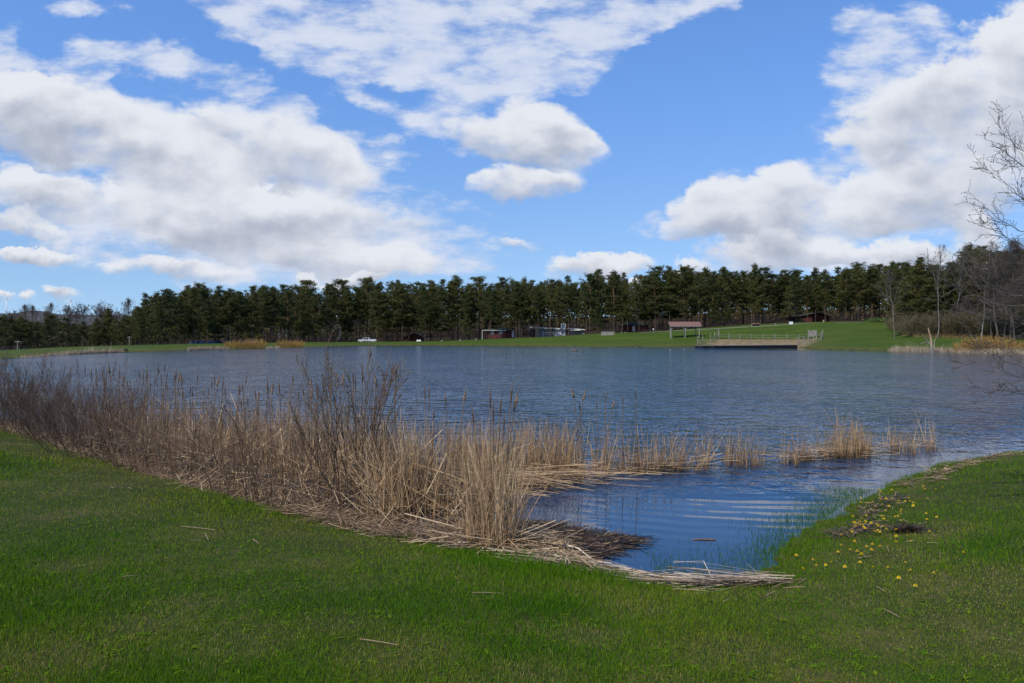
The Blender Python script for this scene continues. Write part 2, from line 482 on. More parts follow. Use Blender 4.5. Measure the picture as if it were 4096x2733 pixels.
POLY = [(-64, 74), (-52, 56), (-36, 40), (-23, 28)] + [wpt(*p) for p in NEAR] + [(14.5, 19), (25, 30), (45, 55), (62, 76)] + [wpt(*p) for p in FAR]
POLY = np.array(POLY)

def lake_sd(X, Y):
    """signed distance to the shoreline, positive on land"""
    X = np.asarray(X, float); Y = np.asarray(Y, float)
    best = np.full(X.shape, 1e9); ins = np.zeros(X.shape, bool)
    n = len(POLY)
    for i in range(n):
        ax, ay_ = POLY[i]; bx, by = POLY[(i + 1) % n]
        ex, ey = bx - ax, by - ay_
        t = np.clip(((X - ax) * ex + (Y - ay_) * ey) / (ex * ex + ey * ey), 0, 1)
        best = np.minimum(best, np.hypot(X - ax - t * ex, Y - ay_ - t * ey))
        if by != ay_:
            c = (ay_ > Y) != (by > Y)
            ins ^= c & (X < ex * (Y - ay_) / ey + ax)
    sd = np.where(ins, -best, best)
    # the near edge is ragged, not a clean curve
    rag = (.07 * np.sin(X * 4.1 + 1.3 * np.sin(Y * 2.3)) + .05 * np.sin(X * 9.7 - Y * 6.1) + .04 * np.sin(Y * 13.1 + X * 3.7)) * np.clip((30 - Y) / 6, 0, 1)
    return sd + rag * np.exp(-np.abs(sd) / .6)

FX = np.array([p[0] for p in FAR[::-1]], float); FD = np.array([wd(p[1]) for p in FAR[::-1]])
# brow of the far meadow: photo x, photo y, depth, height change behind it
CREST = np.array([(-600, 1412, 96, -1.0), (0, 1402, 100, -1.2), (250, 1389, 120, -1.3), (480, 1382, 134, -1.4), (700, 1377.5, 152, -1.4), (900, 1373, 178, -1.0), (1200, 1369.5, 215, -.7),
                  (1400, 1369, 228, -.9), (1560, 1367, 230, -.6), (1700, 1366, 230, -.2), (1850, 1362, 230, 0), (2000, 1355, 228, 0), (2200, 1348, 226, 0.1), (2400, 1335, 224, .3), (2613, 1329, 222, .5),
                  (2760, 1318, 220, .6), (3000, 1300, 219, .6), (3200, 1291, 218, .5), (3300, 1288, 216, .4), (3480, 1287, 212, .3), (3560, 1291, 206, .3), (3600, 1340, 165, 4), (3660, 1349, 152, 5),
                  (4096, 1358, 140, 5), (4700, 1362, 130, 5)], float)

def hnoise(X, Y, s, seed):
    r = np.random.default_rng(seed); h = 0
    for _ in range(7):
        a = r.uniform(0, 6.28); k = s * r.uniform(.5, 1.6); p = r.uniform(0, 6.28)
        h = h + np.sin((X * np.cos(a) + Y * np.sin(a)) * k + p)
    return h / 7

def ground_z(X, Y, sd=None):
    X = np.asarray(X, float); Y = np.asarray(Y, float)
    if sd is None: sd = lake_sd(X, Y)
    s = np.maximum(sd, 0)
    near = 0.74 * (1 - np.exp(-s / 3.6)) + 0.035 * hnoise(X, Y, .9, 3) * np.clip(s / 2, 0, 1)
    t = CX + FPX * X / np.maximum(Y, 40.0)
    ds = np.interp(t, FX, FD)
    yc = np.interp(t, CREST[:, 0], CREST[:, 1]); dc = np.interp(t, CREST[:, 0], CREST[:, 2]); bk = np.interp(t, CREST[:, 0], CREST[:, 3])
    dc = np.maximum(dc, ds + 6)
    zc = EYE - (yc - HY) / FPX * dc
    u = np.clip((Y - ds) / (dc - ds), 0, 1)
    far = 0.22 * (1 - np.exp(-s / .8)) + (zc - 0.22) * (0.55 * u + 0.45 * u * u * (3 - 2 * u))
    left = 1 - np.clip((t - 1000) / 500, 0, 1)
    over = np.maximum(Y - dc, 0)
    far = far + bk * (1 - np.exp(-over / 14)) + np.clip((over - 25) / 120, 0, 1) ** 1.3 * 8.5 * (1 - left)
    far = far + 0.10 * hnoise(X, Y, .12, 5) * np.clip(s / 8, 0, 1) * (1 - u)
    m = np.clip((Y - 42) / 30, 0, 1); m = m * m * (3 - 2 * m)
    z = near * (1 - m) + far * m
    lake = -1.4 * (1 - np.exp(sd / 3.0))
    return np.where(sd < 0, np.minimum(lake, 0) - 0.01, z + 0.015)

def gz(x, y): return float(ground_z(np.array([x]), np.array([y]))[0])

_dd = np.concatenate([np.linspace(2.5, 40, 900), np.linspace(40, 420, 1500)])
def gp(x, y, dmin=60.0, dmax=420.0):
    """first ground point seen at photo pixel (x, y)"""
    d = _dd[(_dd > dmin) & (_dd < dmax)]
    X = (x - CX) / FPX * d
    z = ground_z(X, d); zr = EYE - (y - HY) / FPX * d
    k = np.argmax(z >= zr) if np.any(z >= zr) else int(np.argmin(zr - z))
    return np.array([X[k], d[k], z[k]])

def build_ground():
    az = np.concatenate([np.arange(-180, -40, 4.0), np.arange(-40, 40.01, 0.125), np.arange(44, 180, 4.0)])
    rad = np.concatenate([[0.3, 1.0, 1.8], np.geomspace(2.4, 30, 110), np.geomspace(31, 100, 60), np.linspace(101.5, 260, 110), np.geomspace(266, 6500, 36)])
    A, D = np.meshgrid(np.radians(az), rad, indexing='ij')
    front = np.abs(np.degrees(A)) < 60
    # inside the view the rings are lines of equal depth
    rr = np.where(front, D / np.maximum(np.cos(A), .5), D * 2.0)
    X = rr * np.sin(A); Y = rr * np.cos(A)
    sd = lake_sd(X, Y); Z = ground_z(X, Y, sd)
    far = np.clip((rr - 420) / 500, 0, 1)
    Z = np.where(rr > 420, Z * (1 - far) + 1.0 * far, Z)
    n, k = X.shape
    idx = np.arange(n * k).reshape(n, k)
    a = idx; b = np.roll(idx, -1, 0)
    F = np.stack([a[:, :-1], a[:, 1:], b[:, 1:], b[:, :-1]], -1).reshape(-1, 4)
    V = np.stack([X, Y, Z], -1).reshape(-1, 3)
    c = np.array([[0, 0, gz(0, 0)]]); V = np.concatenate([V, c])
    tri = np.stack([idx[:, 0], np.roll(idx[:, 0], -1), np.full(n, n * k)], -1)[:, ::1]
    t = CX + FPX * X / np.maximum(Y, 1.0); py = HY - (Z - EYE) * FPX / np.maximum(Y, 1.0)
    isfar = Y > 60
    dc = np.interp(t, CREST[:, 0], CREST[:, 2])
    litter = np.where(isfar, np.clip((Y - dc - 2.0) / 4, 0, 1), 0) * np.where((t > 900), 1, .8)
    shore = np.where(isfar, np.exp(-np.maximum(sd, 0) / 3.0), np.exp(-np.maximum(sd, 0) / .5))
    # trampled sandy ground inside the fence by the dock
    sx = np.clip(np.minimum((t - 2790) / 70, (3300 - (py - 1355) * 2.0 - t) / 40), 0, 1)
    sand = np.where(isfar, sx * np.clip((py - 1355) / 5, 0, 1), 0)
    sunny = np.where(isfar, np.clip((1500 - t) / 900, 0, 1), 0)
    me = raw_mesh('ground', V, [F, tri], [ground_mat()], True,
                  {'litter': np.append(litter.ravel(), 0), 'shore': np.append(shore.ravel(), 0), 'sand': np.append(sand.ravel(), 0),
                   'far': np.append(isfar.ravel() * 1.0, 0), 'bed': np.append((sd < -.02).ravel() * 1.0, 0)})
    return tag(link('ground', me), kind='structure')

def ground_mat():
    m, nt, bs = node_mat('lawn_ground')
    n1 = noise(nt, 0.9, 6.0, 0.62); n2 = noise(nt, 9.0, 5.0, 0.65); n3 = noise(nt, 0.11, 4.0, 0.55)
    nearc = ramp(nt, mth(nt, 'ADD', mth(nt, 'MULTIPLY', n1, .6), mth(nt, 'MULTIPLY', n2, .4)),
                 [(0.30, (0.016, 0.030, 0.005)), (0.50, (0.030, 0.045, 0.009)), (0.62, (0.075, 0.066, 0.024)), (0.75, (0.14, 0.11, 0.055))])
    fn = noise(nt, 1.0, 5.0, 0.6, mapscale=(.05, .22, 1))
    farc = ramp(nt, mth(nt, 'ADD', mth(nt, 'MULTIPLY', fn, .55), mth(nt, 'MULTIPLY', n1, .45)),
                [(0.28, (0.026, 0.050, 0.006)), (0.5, (0.042, 0.072, 0.009)), (0.72, (0.085, 0.096, 0.016))])
    c = mixc(nt, attr(nt, 'far'), nearc, farc)
    sh = mth(nt, 'MULTIPLY', attr(nt, 'shore'), mth(nt, 'MULTIPLY_ADD', n1, 1.6, -.1, clamp=True), clamp=True)
    c = mixc(nt, sh, c, (0.085, 0.075, 0.022))
    sn = mth(nt, 'MULTIPLY', attr(nt, 'sand'), mth(nt, 'MULTIPLY_ADD', fn, 3.0, -.55, clamp=True), clamp=True)
    c = mixc(nt, sn, c, ramp(nt, n1, [(0.35, (0.12, 0.085, 0.045)), (0.6, (0.23, 0.175, 0.10))]))
    c = mixc(nt, attr(nt, 'litter'), c, ramp(nt, n1, [(0.35, (0.018, 0.013, 0.008)), (0.65, (0.045, 0.032, 0.02))]))
    c = mixc(nt, attr(nt, 'bed'), c, (0.02, 0.018, 0.012))
    nt.links.new(c, bs.inputs['Base Color'])
    bs.inputs['Roughness'].default_value = 0.95; bs.inputs['Specular IOR Level'].default_value = 0.1
    b = nt.nodes.new('ShaderNodeBump'); b.inputs['Strength'].default_value = 0.6; b.inputs['Distance'].default_value = 0.05
    nt.links.new(n2, b.inputs['Height']); nt.links.new(b.outputs[0], bs.inputs['Normal'])
    return m
build_ground()

def build_water():
    ts = np.linspace(-1.15, 1.15, 260)
    ds = EYE * FPX / np.linspace(1378 - HY + .6, 2500 - HY, 420)[::-1]
    ds = np.concatenate([ds, [250]])
    T, D = np.meshgrid(ts, ds, indexing='ij')
    X = T * D; Y = D
    idx = np.arange(X.size).reshape(X.shape)
    F = np.stack([idx[:-1, :-1], idx[1:, :-1], idx[1:, 1:], idx[:-1, 1:]], -1).reshape(-1, 4)
    # wind shelter: still in the reedy cove, rippled outside, slick close under the far bank
    cov = np.clip((14.0 - Y - 0.12 * (X - 2)) / 2.4, 0, 1)
    cov = np.maximum(cov, np.clip(1 - (-lake_sd(X, Y)) / 2.2, 0, 1) * (Y < 30))
    rip = 1 - cov
    sd = -lake_sd(X, Y)
    far_w = np.clip((Y - 70) / 50, 0, 1) * np.clip((T + .35) / .4, .25, 1)
    lee = 1 - far_w * (1 - np.clip(sd / 20.0 - .2, 0, 1))
    me = raw_mesh('water', np.stack([X, Y, np.zeros_like(X)], -1).reshape(-1, 3), [F], [water_mat()], True,
                  {'ripple': (rip * lee).ravel(), 'calm': (cov * (Y < 30)).ravel(), 'rings': np.exp(-((X - 3.0) ** 2 / 9 + (Y - 11.4) ** 2 / 5)).ravel()})
    return tag(link('water', me), kind='structure')

def water_mat():
    m, nt, bs = node_mat('lake_water')
    bs.inputs['Base Color'].default_value = (0.010, 0.034, 0.076, 1)
    # wind-roughened outside, smooth in the sheltered cove
    nt.links.new(mth(nt, 'MULTIPLY_ADD', attr(nt, 'ripple'), 0.07, 0.012), bs.inputs['Roughness'])
    bs.inputs['IOR'].default_value = 1.333
    bs.inputs['Specular IOR Level'].default_value = 0.5
    tc = nt.nodes.new('ShaderNodeTexCoord').outputs['Object']
    w1 = noise(nt, 1.8, 3.0, 0.5, vec=tc, mapscale=(.75, 1.1, 1))
    w2 = noise(nt, 0.5, 3.0, 0.5, vec=tc, mapscale=(.5, 1.3, 1))
    gust = noise(nt, 0.16, 7.0, 0.68, vec=tc, mapscale=(1.0, .45, 1))
    h = mth(nt, 'ADD', mth(nt, 'MULTIPLY', w1, 0.19), mth(nt, 'MULTIPLY', w2, 0.15))
    amp = mth(nt, 'MULTIPLY', attr(nt, 'ripple'), mth(nt, 'MULTIPLY_ADD', gust, 3.0, -.55))
    amp = mth(nt, 'MAXIMUM', amp, mth(nt, 'MULTIPLY', attr(nt, 'ripple'), 0.22))
    # slow rings spreading from the stems in the cove
    wv = nt.nodes.new('ShaderNodeTexWave'); wv.wave_type = 'RINGS'; wv.rings_direction = 'SPHERICAL'; wv.wave_profile = 'SIN'
    mp = nt.nodes.new('ShaderNodeMapping'); mp.inputs['Location'].default_value = (-4.2, -16.5, 0)
    nt.links.new(tc, mp.inputs[0]); nt.links.new(mp.outputs[0], wv.inputs['Vector'])
    wv.inputs['Scale'].default_value = 0.85; wv.inputs['Distortion'].default_value = 3.2; wv.inputs['Detail'].default_value = 2.0; wv.inputs['Detail Scale'].default_value = .7
    gust2 = noise(nt, 0.55, 2.0, 0.5, vec=tc)
    calm = mth(nt, 'MULTIPLY', attr(nt, 'calm'), mth(nt, 'ADD', mth(nt, 'MULTIPLY', mth(nt, 'MULTIPLY', wv.outputs['Fac'], attr(nt, 'rings')), mth(nt, 'MULTIPLY', mth(nt, 'MULTIPLY_ADD', gust2, 2.4, -.7, clamp=True), 0.0055)), mth(nt, 'MULTIPLY', w2, 0.012)))
    hh = mth(nt, 'ADD', mth(nt, 'MULTIPLY', h, amp), calm)
    b = nt.nodes.new('ShaderNodeBump'); b.inputs['Strength'].default_value = 1.0; b.inputs['Distance'].default_value = 1.0
    nt.links.new(hh, b.inputs['Height']); nt.links.new(b.outputs[0], bs.inputs['Normal'])
    return m
build_water()

def build_hills():
    t = np.linspace(-1.3, 1.3, 240)
    dd = np.array([2200, 2700, 3100, 3350, 3500, 3800, 4300, 5200.])
    hh = np.array([0, .35, .75, .95, 1.0, 1.0, .95, .8])
    X = np.outer(t, dd); Y = np.outer(np.ones_like(t), dd)
    xp = CX + FPX * t
    top = np.interp(xp, [-900, -200, 0, 60, 100, 130, 160, 200, 225, 290, 420, 700, 4096, 5000], [1262, 1258, 1255, 1256, 1247, 1243, 1244, 1251, 1257, 1259, 1262, 1266, 1280, 1290])
    H = EYE + (HY - top) / FPX * 3500
    Z = H[:, None] * hh[None] + 4 * hnoise(X, Y, .02, 9) * hh[None] - 3 * (hh[None] == 0)
    idx = np.arange(X.size).reshape(X.shape)
    F = np.stack([idx[:-1, :-1], idx[1:, :-1], idx[1:, 1:], idx[:-1, 1:]], -1).reshape(-1, 4)
    m = mottled('wooded_hill', (0.03, 0.034, 0.03), (0.075, 0.07, 0.06), 0.012, 0.95, detail=8)
    tag(link('hills', raw_mesh('hills', np.stack([X, Y, Z], -1).reshape(-1, 3), [F], [m], True)), kind='structure')
build_hills()

# pale footpath along the brow of the meadow
def build_path():
    P = [gp(x, y) for x, y in ((2560, 1331), (2650, 1327), (2800, 1320), (2950, 1311), (3100, 1303), (3250, 1294), (3400, 1289.5), (3480, 1288.5))]
    V = []
    for p in P:
        for o in (-.45, .45):
            q = (p[0], p[1] + o); V.append((q[0], q[1], gz(*q) + .05))
    F = [(2 * i, 2 * i + 2, 2 * i + 3, 2 * i + 1) for i in range(len(P) - 1)]
    m = mottled('gravel_path', (0.20, 0.19, 0.16), (0.32, 0.30, 0.27), 1.5, 0.95)
    tag(link('path', raw_mesh('path', np.array(V), [np.array(F)], [m])), kind='structure')
build_path()

# ------------------------------------------------------------------ pines
def pine_meshes(seed, hc, rad, style=0):
    """one pine of nominal height 18 m: trunk mesh and crown mesh"""
    r = np.random.default_rng(seed)
    H = 18.0
    K = 9
    tz = np.linspace(0, 1, K + 1)
    lean = r.normal(0, .25, 2); wig = r.normal(0, .10, (K + 1, 2)).cumsum(0) * .5
    axis = np.stack([lean[0] * tz + wig[:, 0] * tz, lean[1] * tz + wig[:, 1] * tz, H * tz], -1)
    rr = 0.155 * (1 - tz * .93) ** .85 + .012
    rr[0] *= 1.25
    Vt, Ft = tubes(axis[None], rr[None], 8)
    zb = hc * H
    bl, bd, bL = [], [], []
    z = zb
    while z < H - .25:
        t = (z - zb) / (H - zb)
        if style == 2: prof = (1 - t) ** .8 * .9 + .1                    # conical
        elif style == 1: prof = math.sin(math.pi * min(1, .22 + .78 * t)) ** .7 * .9 + .14      # rounded
        else: prof = (1 - t ** 2.0) * (.5 + .5 * min(1, t / .3)) * .92 + .12
        n = r.integers(2, 5)
        a0 = r.uniform(0, 6.28)
        for k in range(n):
            if r.random() < .16: continue
            a = a0 + k * 6.28 / n + r.normal(0, .35)
            L = rad * prof * r.uniform(.5, 1.18)
            el = r.normal(-.05 + .55 * t, .16)
            bl.append((np.interp(z, axis[:, 2], axis[:, 0]), np.interp(z, axis[:, 2], axis[:, 1]), z + r.normal(0, .1)))
            bd.append((math.cos(a) * math.cos(el), math.sin(a) * math.cos(el), math.sin(el))); bL.append(L)
        z += r.uniform(.34, .72)
    bl = np.array(bl); bd = np.array(bd); bL = np.array(bL)
    P = curves(bl, bd, bL, 4, bend=np.tile([0, 0, .16], (len(bl), 1)), wob=.10, r=r)
    W = np.linspace(1, .25, 5)[None] * (.018 + .014 * bL[:, None])
    Vb, Fb = tubes(P, W, 3)
    # dead stubs on the bare bole
    ns = 12
    zs = r.uniform(.12, hc, ns) * H; a = r.uniform(0, 6.28, ns)
    sb = np.stack([np.interp(zs, axis[:, 2], axis[:, 0]), np.interp(zs, axis[:, 2], axis[:, 1]), zs], -1)
    Ps = curves(sb, np.stack([np.cos(a), np.sin(a), r.normal(-.1, .25, ns)], -1), r.uniform(.4, 2.0, ns), 3, wob=.15, r=r)
    Vs, Fs = tubes(Ps, np.tile(np.linspace(.02, .008, 4), (ns, 1)), 3)
    V, F, _ = join([(Vt, Ft), (Vb, Fb), (Vs, Fs)])
    trunk = raw_mesh('trunk', V, [F], [PBARK], True)
    # needle sprays: flat tufts riding on the outer part of each limb
    cs = []
    for i in range(len(bl)):
        m = 3 + int(bL[i] * 2.8)
        for q in range(m):
            t = r.uniform(.30, 1.06); f = min(t, 1) * 4; j = min(int(f), 3)
            c = P[i, j] + (P[i, j + 1] - P[i, j]) * (f - j)
            cs.append(c + r.normal(0, (.05 + .13 * bL[i] * .5), 3) * (1, 1, .45))
    cs = np.array(cs)
    for q in range(5): cs = np.concatenate([cs, [axis[-1] + r.normal(0, .16, 3) - (0, 0, .15)]])
    n = len(cs); m = 15
    C = np.repeat(cs, m, 0) + r.normal(0, .32, (n * m, 3)) * (1, 1, .5)
    d = r.normal(0, 1, (n * m, 3)); d[:, 2] = np.abs(d[:, 2]) * .8 + .15
    d = unit(d)
    L = r.uniform(.20, .50, n * m); w = r.uniform(.08, .17, n * m)
    s = unit(np.cross(d, r.normal(0, 1, d.shape)))
    V = np.stack([C - d * L[:, None] * .4 - s * w[:, None] * .35, C - d * L[:, None] * .3 + s * w[:, None] * .5,
                  C + d * L[:, None] * .65 + s * w[:, None] * .12, C + d * L[:, None] * .5 - s * w[:, None] * .4], 1).reshape(-1, 3)
    tint = np.repeat(np.clip(np.repeat(r.uniform(.1, .8, n), m) + r.normal(0, .16, n * m), 0, 1), 4)
    crown = raw_mesh('crown', V, [np.arange(len(V)).reshape(-1, 4)], [NEEDLE], False, {'tint': tint})
    return trunk, crown

PINES = [pine_meshes(100 + i, hc * .88, rad * 1.42, st) for i, (hc, rad, st) in enumerate([
    (.42, 2.7, 0), (.34, 2.9, 0), (.52, 2.6, 1), (.30, 2.9, 1), (.46, 3.1, 0), (.25, 2.8, 0), (.38, 2.6, 0), (.56, 2.9, 1), (.20, 2.7, 2), (.44, 2.5, 0), (.33, 3.2, 1), (.14, 2.4, 2)])]

def plant_pine(x, y, h, v, label, group, wide=1.0, ang=None):
    t, c = PINES[v]
    o = empty('pine_tree', (x, y, gz(x, y) - .1), ang if ang is not None else rng.uniform(0, 6.28), label, 'pine tree', group)
    s = h / 18.0
    o.scale = (s * wide, s * wide, s)
    link('trunk', t, o); link('crown', c, o)
    return o

SKYLINE = [(20, 1262), (75, 1266), (150, 1285), (205, 1262), (262, 1275), (330, 1290), (385, 1275), (432, 1236), (470, 1285), (510, 1268), (548, 1235), (586, 1174), (632, 1172), (664, 1155), (701, 1176), (749, 1144), (791, 1139), (823, 1148), (871, 1146), (915, 1161), (958, 1168), (1011, 1144),
           (1052, 1141), (1087, 1146), (1135, 1144), (1187, 1148), (1237, 1124), (1275, 1178), (1309, 1146), (1357, 1122), (1388, 1150), (1430, 1152), (1466, 1113), (1527, 1131), (1588, 1124), (1632, 1144), (1673, 1135), (1719, 1124), (1762, 1122),
           (1832, 1109), (1875, 1140), (1919, 1109), (1960, 1150), (2006, 1115), (2048, 1120), (2102, 1113), (2131, 1126), (2187, 1105), (2235, 1115), (2281, 1098), (2325, 1125), (2362, 1102), (2394, 1083), (2453, 1087), (2492, 1094), (2551, 1089), (2579, 1105), (2610, 1087), (2638, 1072),
           (2671, 1068), (2701, 1083), (2734, 1070), (2767, 1078), (2819, 1074), (2860, 1090), (2898, 1068), (2945, 1089), (2975, 1090), (3020, 1059), (3050, 1075), (3086, 1099), (3138, 1085), (3187, 1078), (3224, 1092), (3261, 1074), (3317, 1069), (3347, 1071), (3382, 1076), (3429, 1055),
           (3480, 1064), (3518, 1062), (3574, 1048), (3602, 1055), (3672, 1034), (3723, 1062), (3788, 1055), (3830, 1050), (3881, 980), (3942, 990), (4010, 1010), (4090, 1000), (4200, 990), (4330, 1000), (-60, 1262), (-180, 1258), (-300, 1250), (-420, 1240), (-540, 1235)]
SK = np.array(SKYLINE, float); SK = SK[np.argsort(SK[:, 0])]
def at_depth(x, d): X = (x - CX) / FPX * d; return (X, d, gz(X, d) - .1)
def crest_d(x): return float(np.interp(x, CREST[:, 0], CREST[:, 2]))
def skyline(x): return float(np.interp(x, SK[:, 0], SK[:, 1]))

BUILD = [(1600, 1735, 262), (1925, 2070, 246), (2065, 2345, 252), (2490, 2605, 246), (3175, 3325, 240)]   # photo x range and depth kept clear of trunks
def pine_zone(x):
    if x < 560: return 'pine in the low dark wood at the left end of the far shore', 'pines at the left end of the far shore'
    if x < 1300: return 'tall pine standing behind the yellow willow bushes across the lake', 'pines behind the yellow willows'
    if x < 1900: return 'tall pine standing behind the parked pickup and the brown cabin', 'pines behind the pickup and brown cabin'
    if x < 2640: return 'tall pine standing among the cabins at the middle of the far shore', 'pines among the cabins'
    if x < 3220: return 'tall dark pine in the wood behind the open shelter and the fence', 'pines behind the open shelter'
    if x < 3620: return 'pine at the top of the sloping meadow beside the dark red barn', 'pines at the top of the meadow'
    return 'pine standing in the brushy wood at the right end of the far shore', 'pines in the brushy wood at the right'

pr = random.Random(5)
npine = 0
def add_pine(x, ytop, d, vs=None):
    global npine
    for (a, b, bd) in BUILD:
        if a < x < b and bd - 5 < d < bd + 10: d = bd + 11 + pr.uniform(0, 6)
    if any(a - 8 < x < b + 8 and d < bd + 9 for (a, b, bd) in BUILD) and pr.random() < .35: return
    X = (x - CX) / FPX * d
    zt = EYE - (ytop - HY) / FPX * d
    h = zt - gz(X, d) + .1
    if h < 5: return
    v = pr.choice(vs or range(12))
    lab, grp = pine_zone(x)
    plant_pine(X, d, h, v, lab, grp, wide=max(.75, min(1.4, pr.uniform(.78, 1.08) * (18 / h) ** .35)))
    npine += 1
for (x, y) in SK:
    add_pine(x + pr.uniform(-4, 4), y, crest_d(x) + (pr.uniform(7, 22) if x > 900 else pr.uniform(12, 26)))
# deeper rows, kept just under the skyline
for row, (dd0, dd1, step, drop0, drop1) in enumerate([(6, 15, 62, 3, 22), (22, 38, 62, 10, 48), (46, 64, 130, 6, 30)]):
    x = -260 + row * 17
    while x < 4250:
        add_pine(x + pr.uniform(-14, 14), skyline(x) + pr.uniform(drop0, drop1), crest_d(x) + pr.uniform(dd0, dd1))
        x += step * pr.uniform(.8, 1.25)
        if 285 < x < 560 and row != 1: x = 560
# young, light green pines at the front edge of the wood
for (x, yt) in [(1520, 1268), (1607, 1225), (1628, 1272), (1800, 1215), (2085, 1190), (2390, 1200), (2860, 1170), (2905, 1225), (3150, 1150), (3030, 1120), (3640, 1120), (3690, 1160), (1870, 1170), (1250, 1180), (1700, 1180), (560, 1250), (830, 1200)]:
    add_pine(x, yt, crest_d(x) + pr.uniform(3, 8), [1, 5, 8, 11, 3])
# trunks standing just in front of the cabins
for (x, yt, d) in [(1961, 1190, 231), (1993, 1215, 232), (2078, 1150, 233), (2151, 1170, 231), (2200, 1140, 232), (2291, 1150, 232), (2490, 1150, 231), (2510, 1180, 230), (2556, 1140, 231), (2566, 1190, 233), (1636, 1200, 240), (1690, 1180, 242), (3230, 1130, 226), (3262, 1140, 227), (3300, 1160, 226)]:
    X = (x - CX) / FPX * d
    h = EYE - (yt - HY) / FPX * d - gz(X, d) + .1
    lab_, grp_ = 'tall pine whose bare trunk crosses the front of a cabin on the far shore', 'pines in front of the cabins'
    plant_pine(X, d, h, pr.choice((2, 4, 7, 9, 2)), lab_, grp_, wide=.8)
    npine += 1
print('pines', npine)
# the depth of the wood behind the trees one can tell apart
def deep_wood():
    r = np.random.default_rng(77)
    parts = []; tr = []
    for row, off in enumerate((48, 66, 84, 104, 122)):
        x = -560 + 11 * row
        while x < 4500:
            xx = x + r.uniform(-10, 10); d = crest_d(xx) + off + r.uniform(-6, 6)
            X, Y, Z = at_depth(xx, d)
            top = EYE - (skyline(xx) + r.uniform(12, 55) - HY) / FPX * d
            h = max(top - Z, 4); n = 210
            t = r.uniform(0, 1, n) ** .8; z = Z + h * ((.12 if row < 3 else .0) + .88 * t)
            rad = (1.9 + 1.6 * r.uniform()) * (1 - t ** 2.2) ** .5 + .25
            a = r.uniform(0, 6.28, n); q = np.sqrt(r.uniform(0, 1, n)) * rad
            C = np.stack([X + np.cos(a) * q, Y + np.sin(a) * q, z], -1)
            dv = unit(r.normal(0, 1, (n, 3))); sv = unit(np.cross(dv, r.normal(0, 1, (n, 3))))
            L = r.uniform(.35, .95, n)[:, None]; w = r.uniform(.18, .42, n)[:, None]
            parts.append(np.stack([C - dv * L * .5 - sv * w, C - dv * L * .4 + sv * w, C + dv * L * .5 + sv * w * .4, C + dv * L * .5 - sv * w * .5], 1).reshape(-1, 3))
            tr.append([(X, Y, Z), (X + .1, Y, Z + h * .5), (X, Y, Z + h * .9)])
            x += r.uniform(26, 44) * (1 if row < 3 else 1.3)
    V = np.concatenate(parts); F = np.arange(len(V)).reshape(-1, 4)
    P = np.array(tr); V2, F2 = tubes(P, np.tile([.17, .13, .03], (len(P), 1)), 5)
    tint = np.repeat(np.repeat(r.uniform(.0, .6, len(parts)), 210), 4)
    me = raw_mesh('pine_wood', np.concatenate([V, V2]), [F, F2 + len(V)], [NEEDLE, PBARK], False, {'tint': np.concatenate([tint, np.zeros(len(V2))])},
                  np.concatenate([np.zeros(len(F), int), np.ones(len(F2), int)]))
    tag(link('pine_wood', me), 'dark depth of the pine wood behind the front trees across the lake', 'wood', kind='stuff')
    # twiggy undergrowth and saplings inside the wood
    n = 5200
    xx = r.uniform(-500, 4400, n); d = np.interp(xx, CREST[:, 0], CREST[:, 2]) + 14 + r.uniform(0, 1, n) ** .7 * 80
    keep = np.ones(n, bool)
    for (a, b, bd) in BUILD: keep &= ~((xx > a - 6) & (xx < b + 6) & (d < bd + 9))
    xx, d = xx[keep], d[keep]; n = len(xx)
    X = (xx - CX) / FPX * d
    base = np.stack([X, d, ground_z(X, d) - .1], -1)
    P = curves(base, unit(np.stack([r.normal(0, .25, n), r.normal(0, .25, n), np.ones(n)], -1)), r.uniform(1.2, 5.5, n), 4, wob=.2, r=r)
    V1, F1 = tubes(P, np.tile(np.linspace(.035, .015, 5), (n, 1)), 3)
    b, dd, pi, t = kids(P, 6, .2, 1, 40, r)
    P2 = curves(b, dd, r.uniform(.4, 1.7, len(b)), 3, wob=.2, r=r)
    V2, F2 = tubes(P2, np.tile(np.linspace(.02, .012, 4), (len(b), 1)), 3)
    V, F, A = join([(V1, F1), (V2, F2)])
    m = mottled('undergrowth_twig', (.03, .022, .016), (.085, .062, .045), .3, .95)
    tag(link('undergrowth', raw_mesh('undergrowth', V, [F], [m])), 'dark bare undergrowth between the pine trunks across the lake', 'undergrowth', kind='stuff')


deep_wood()
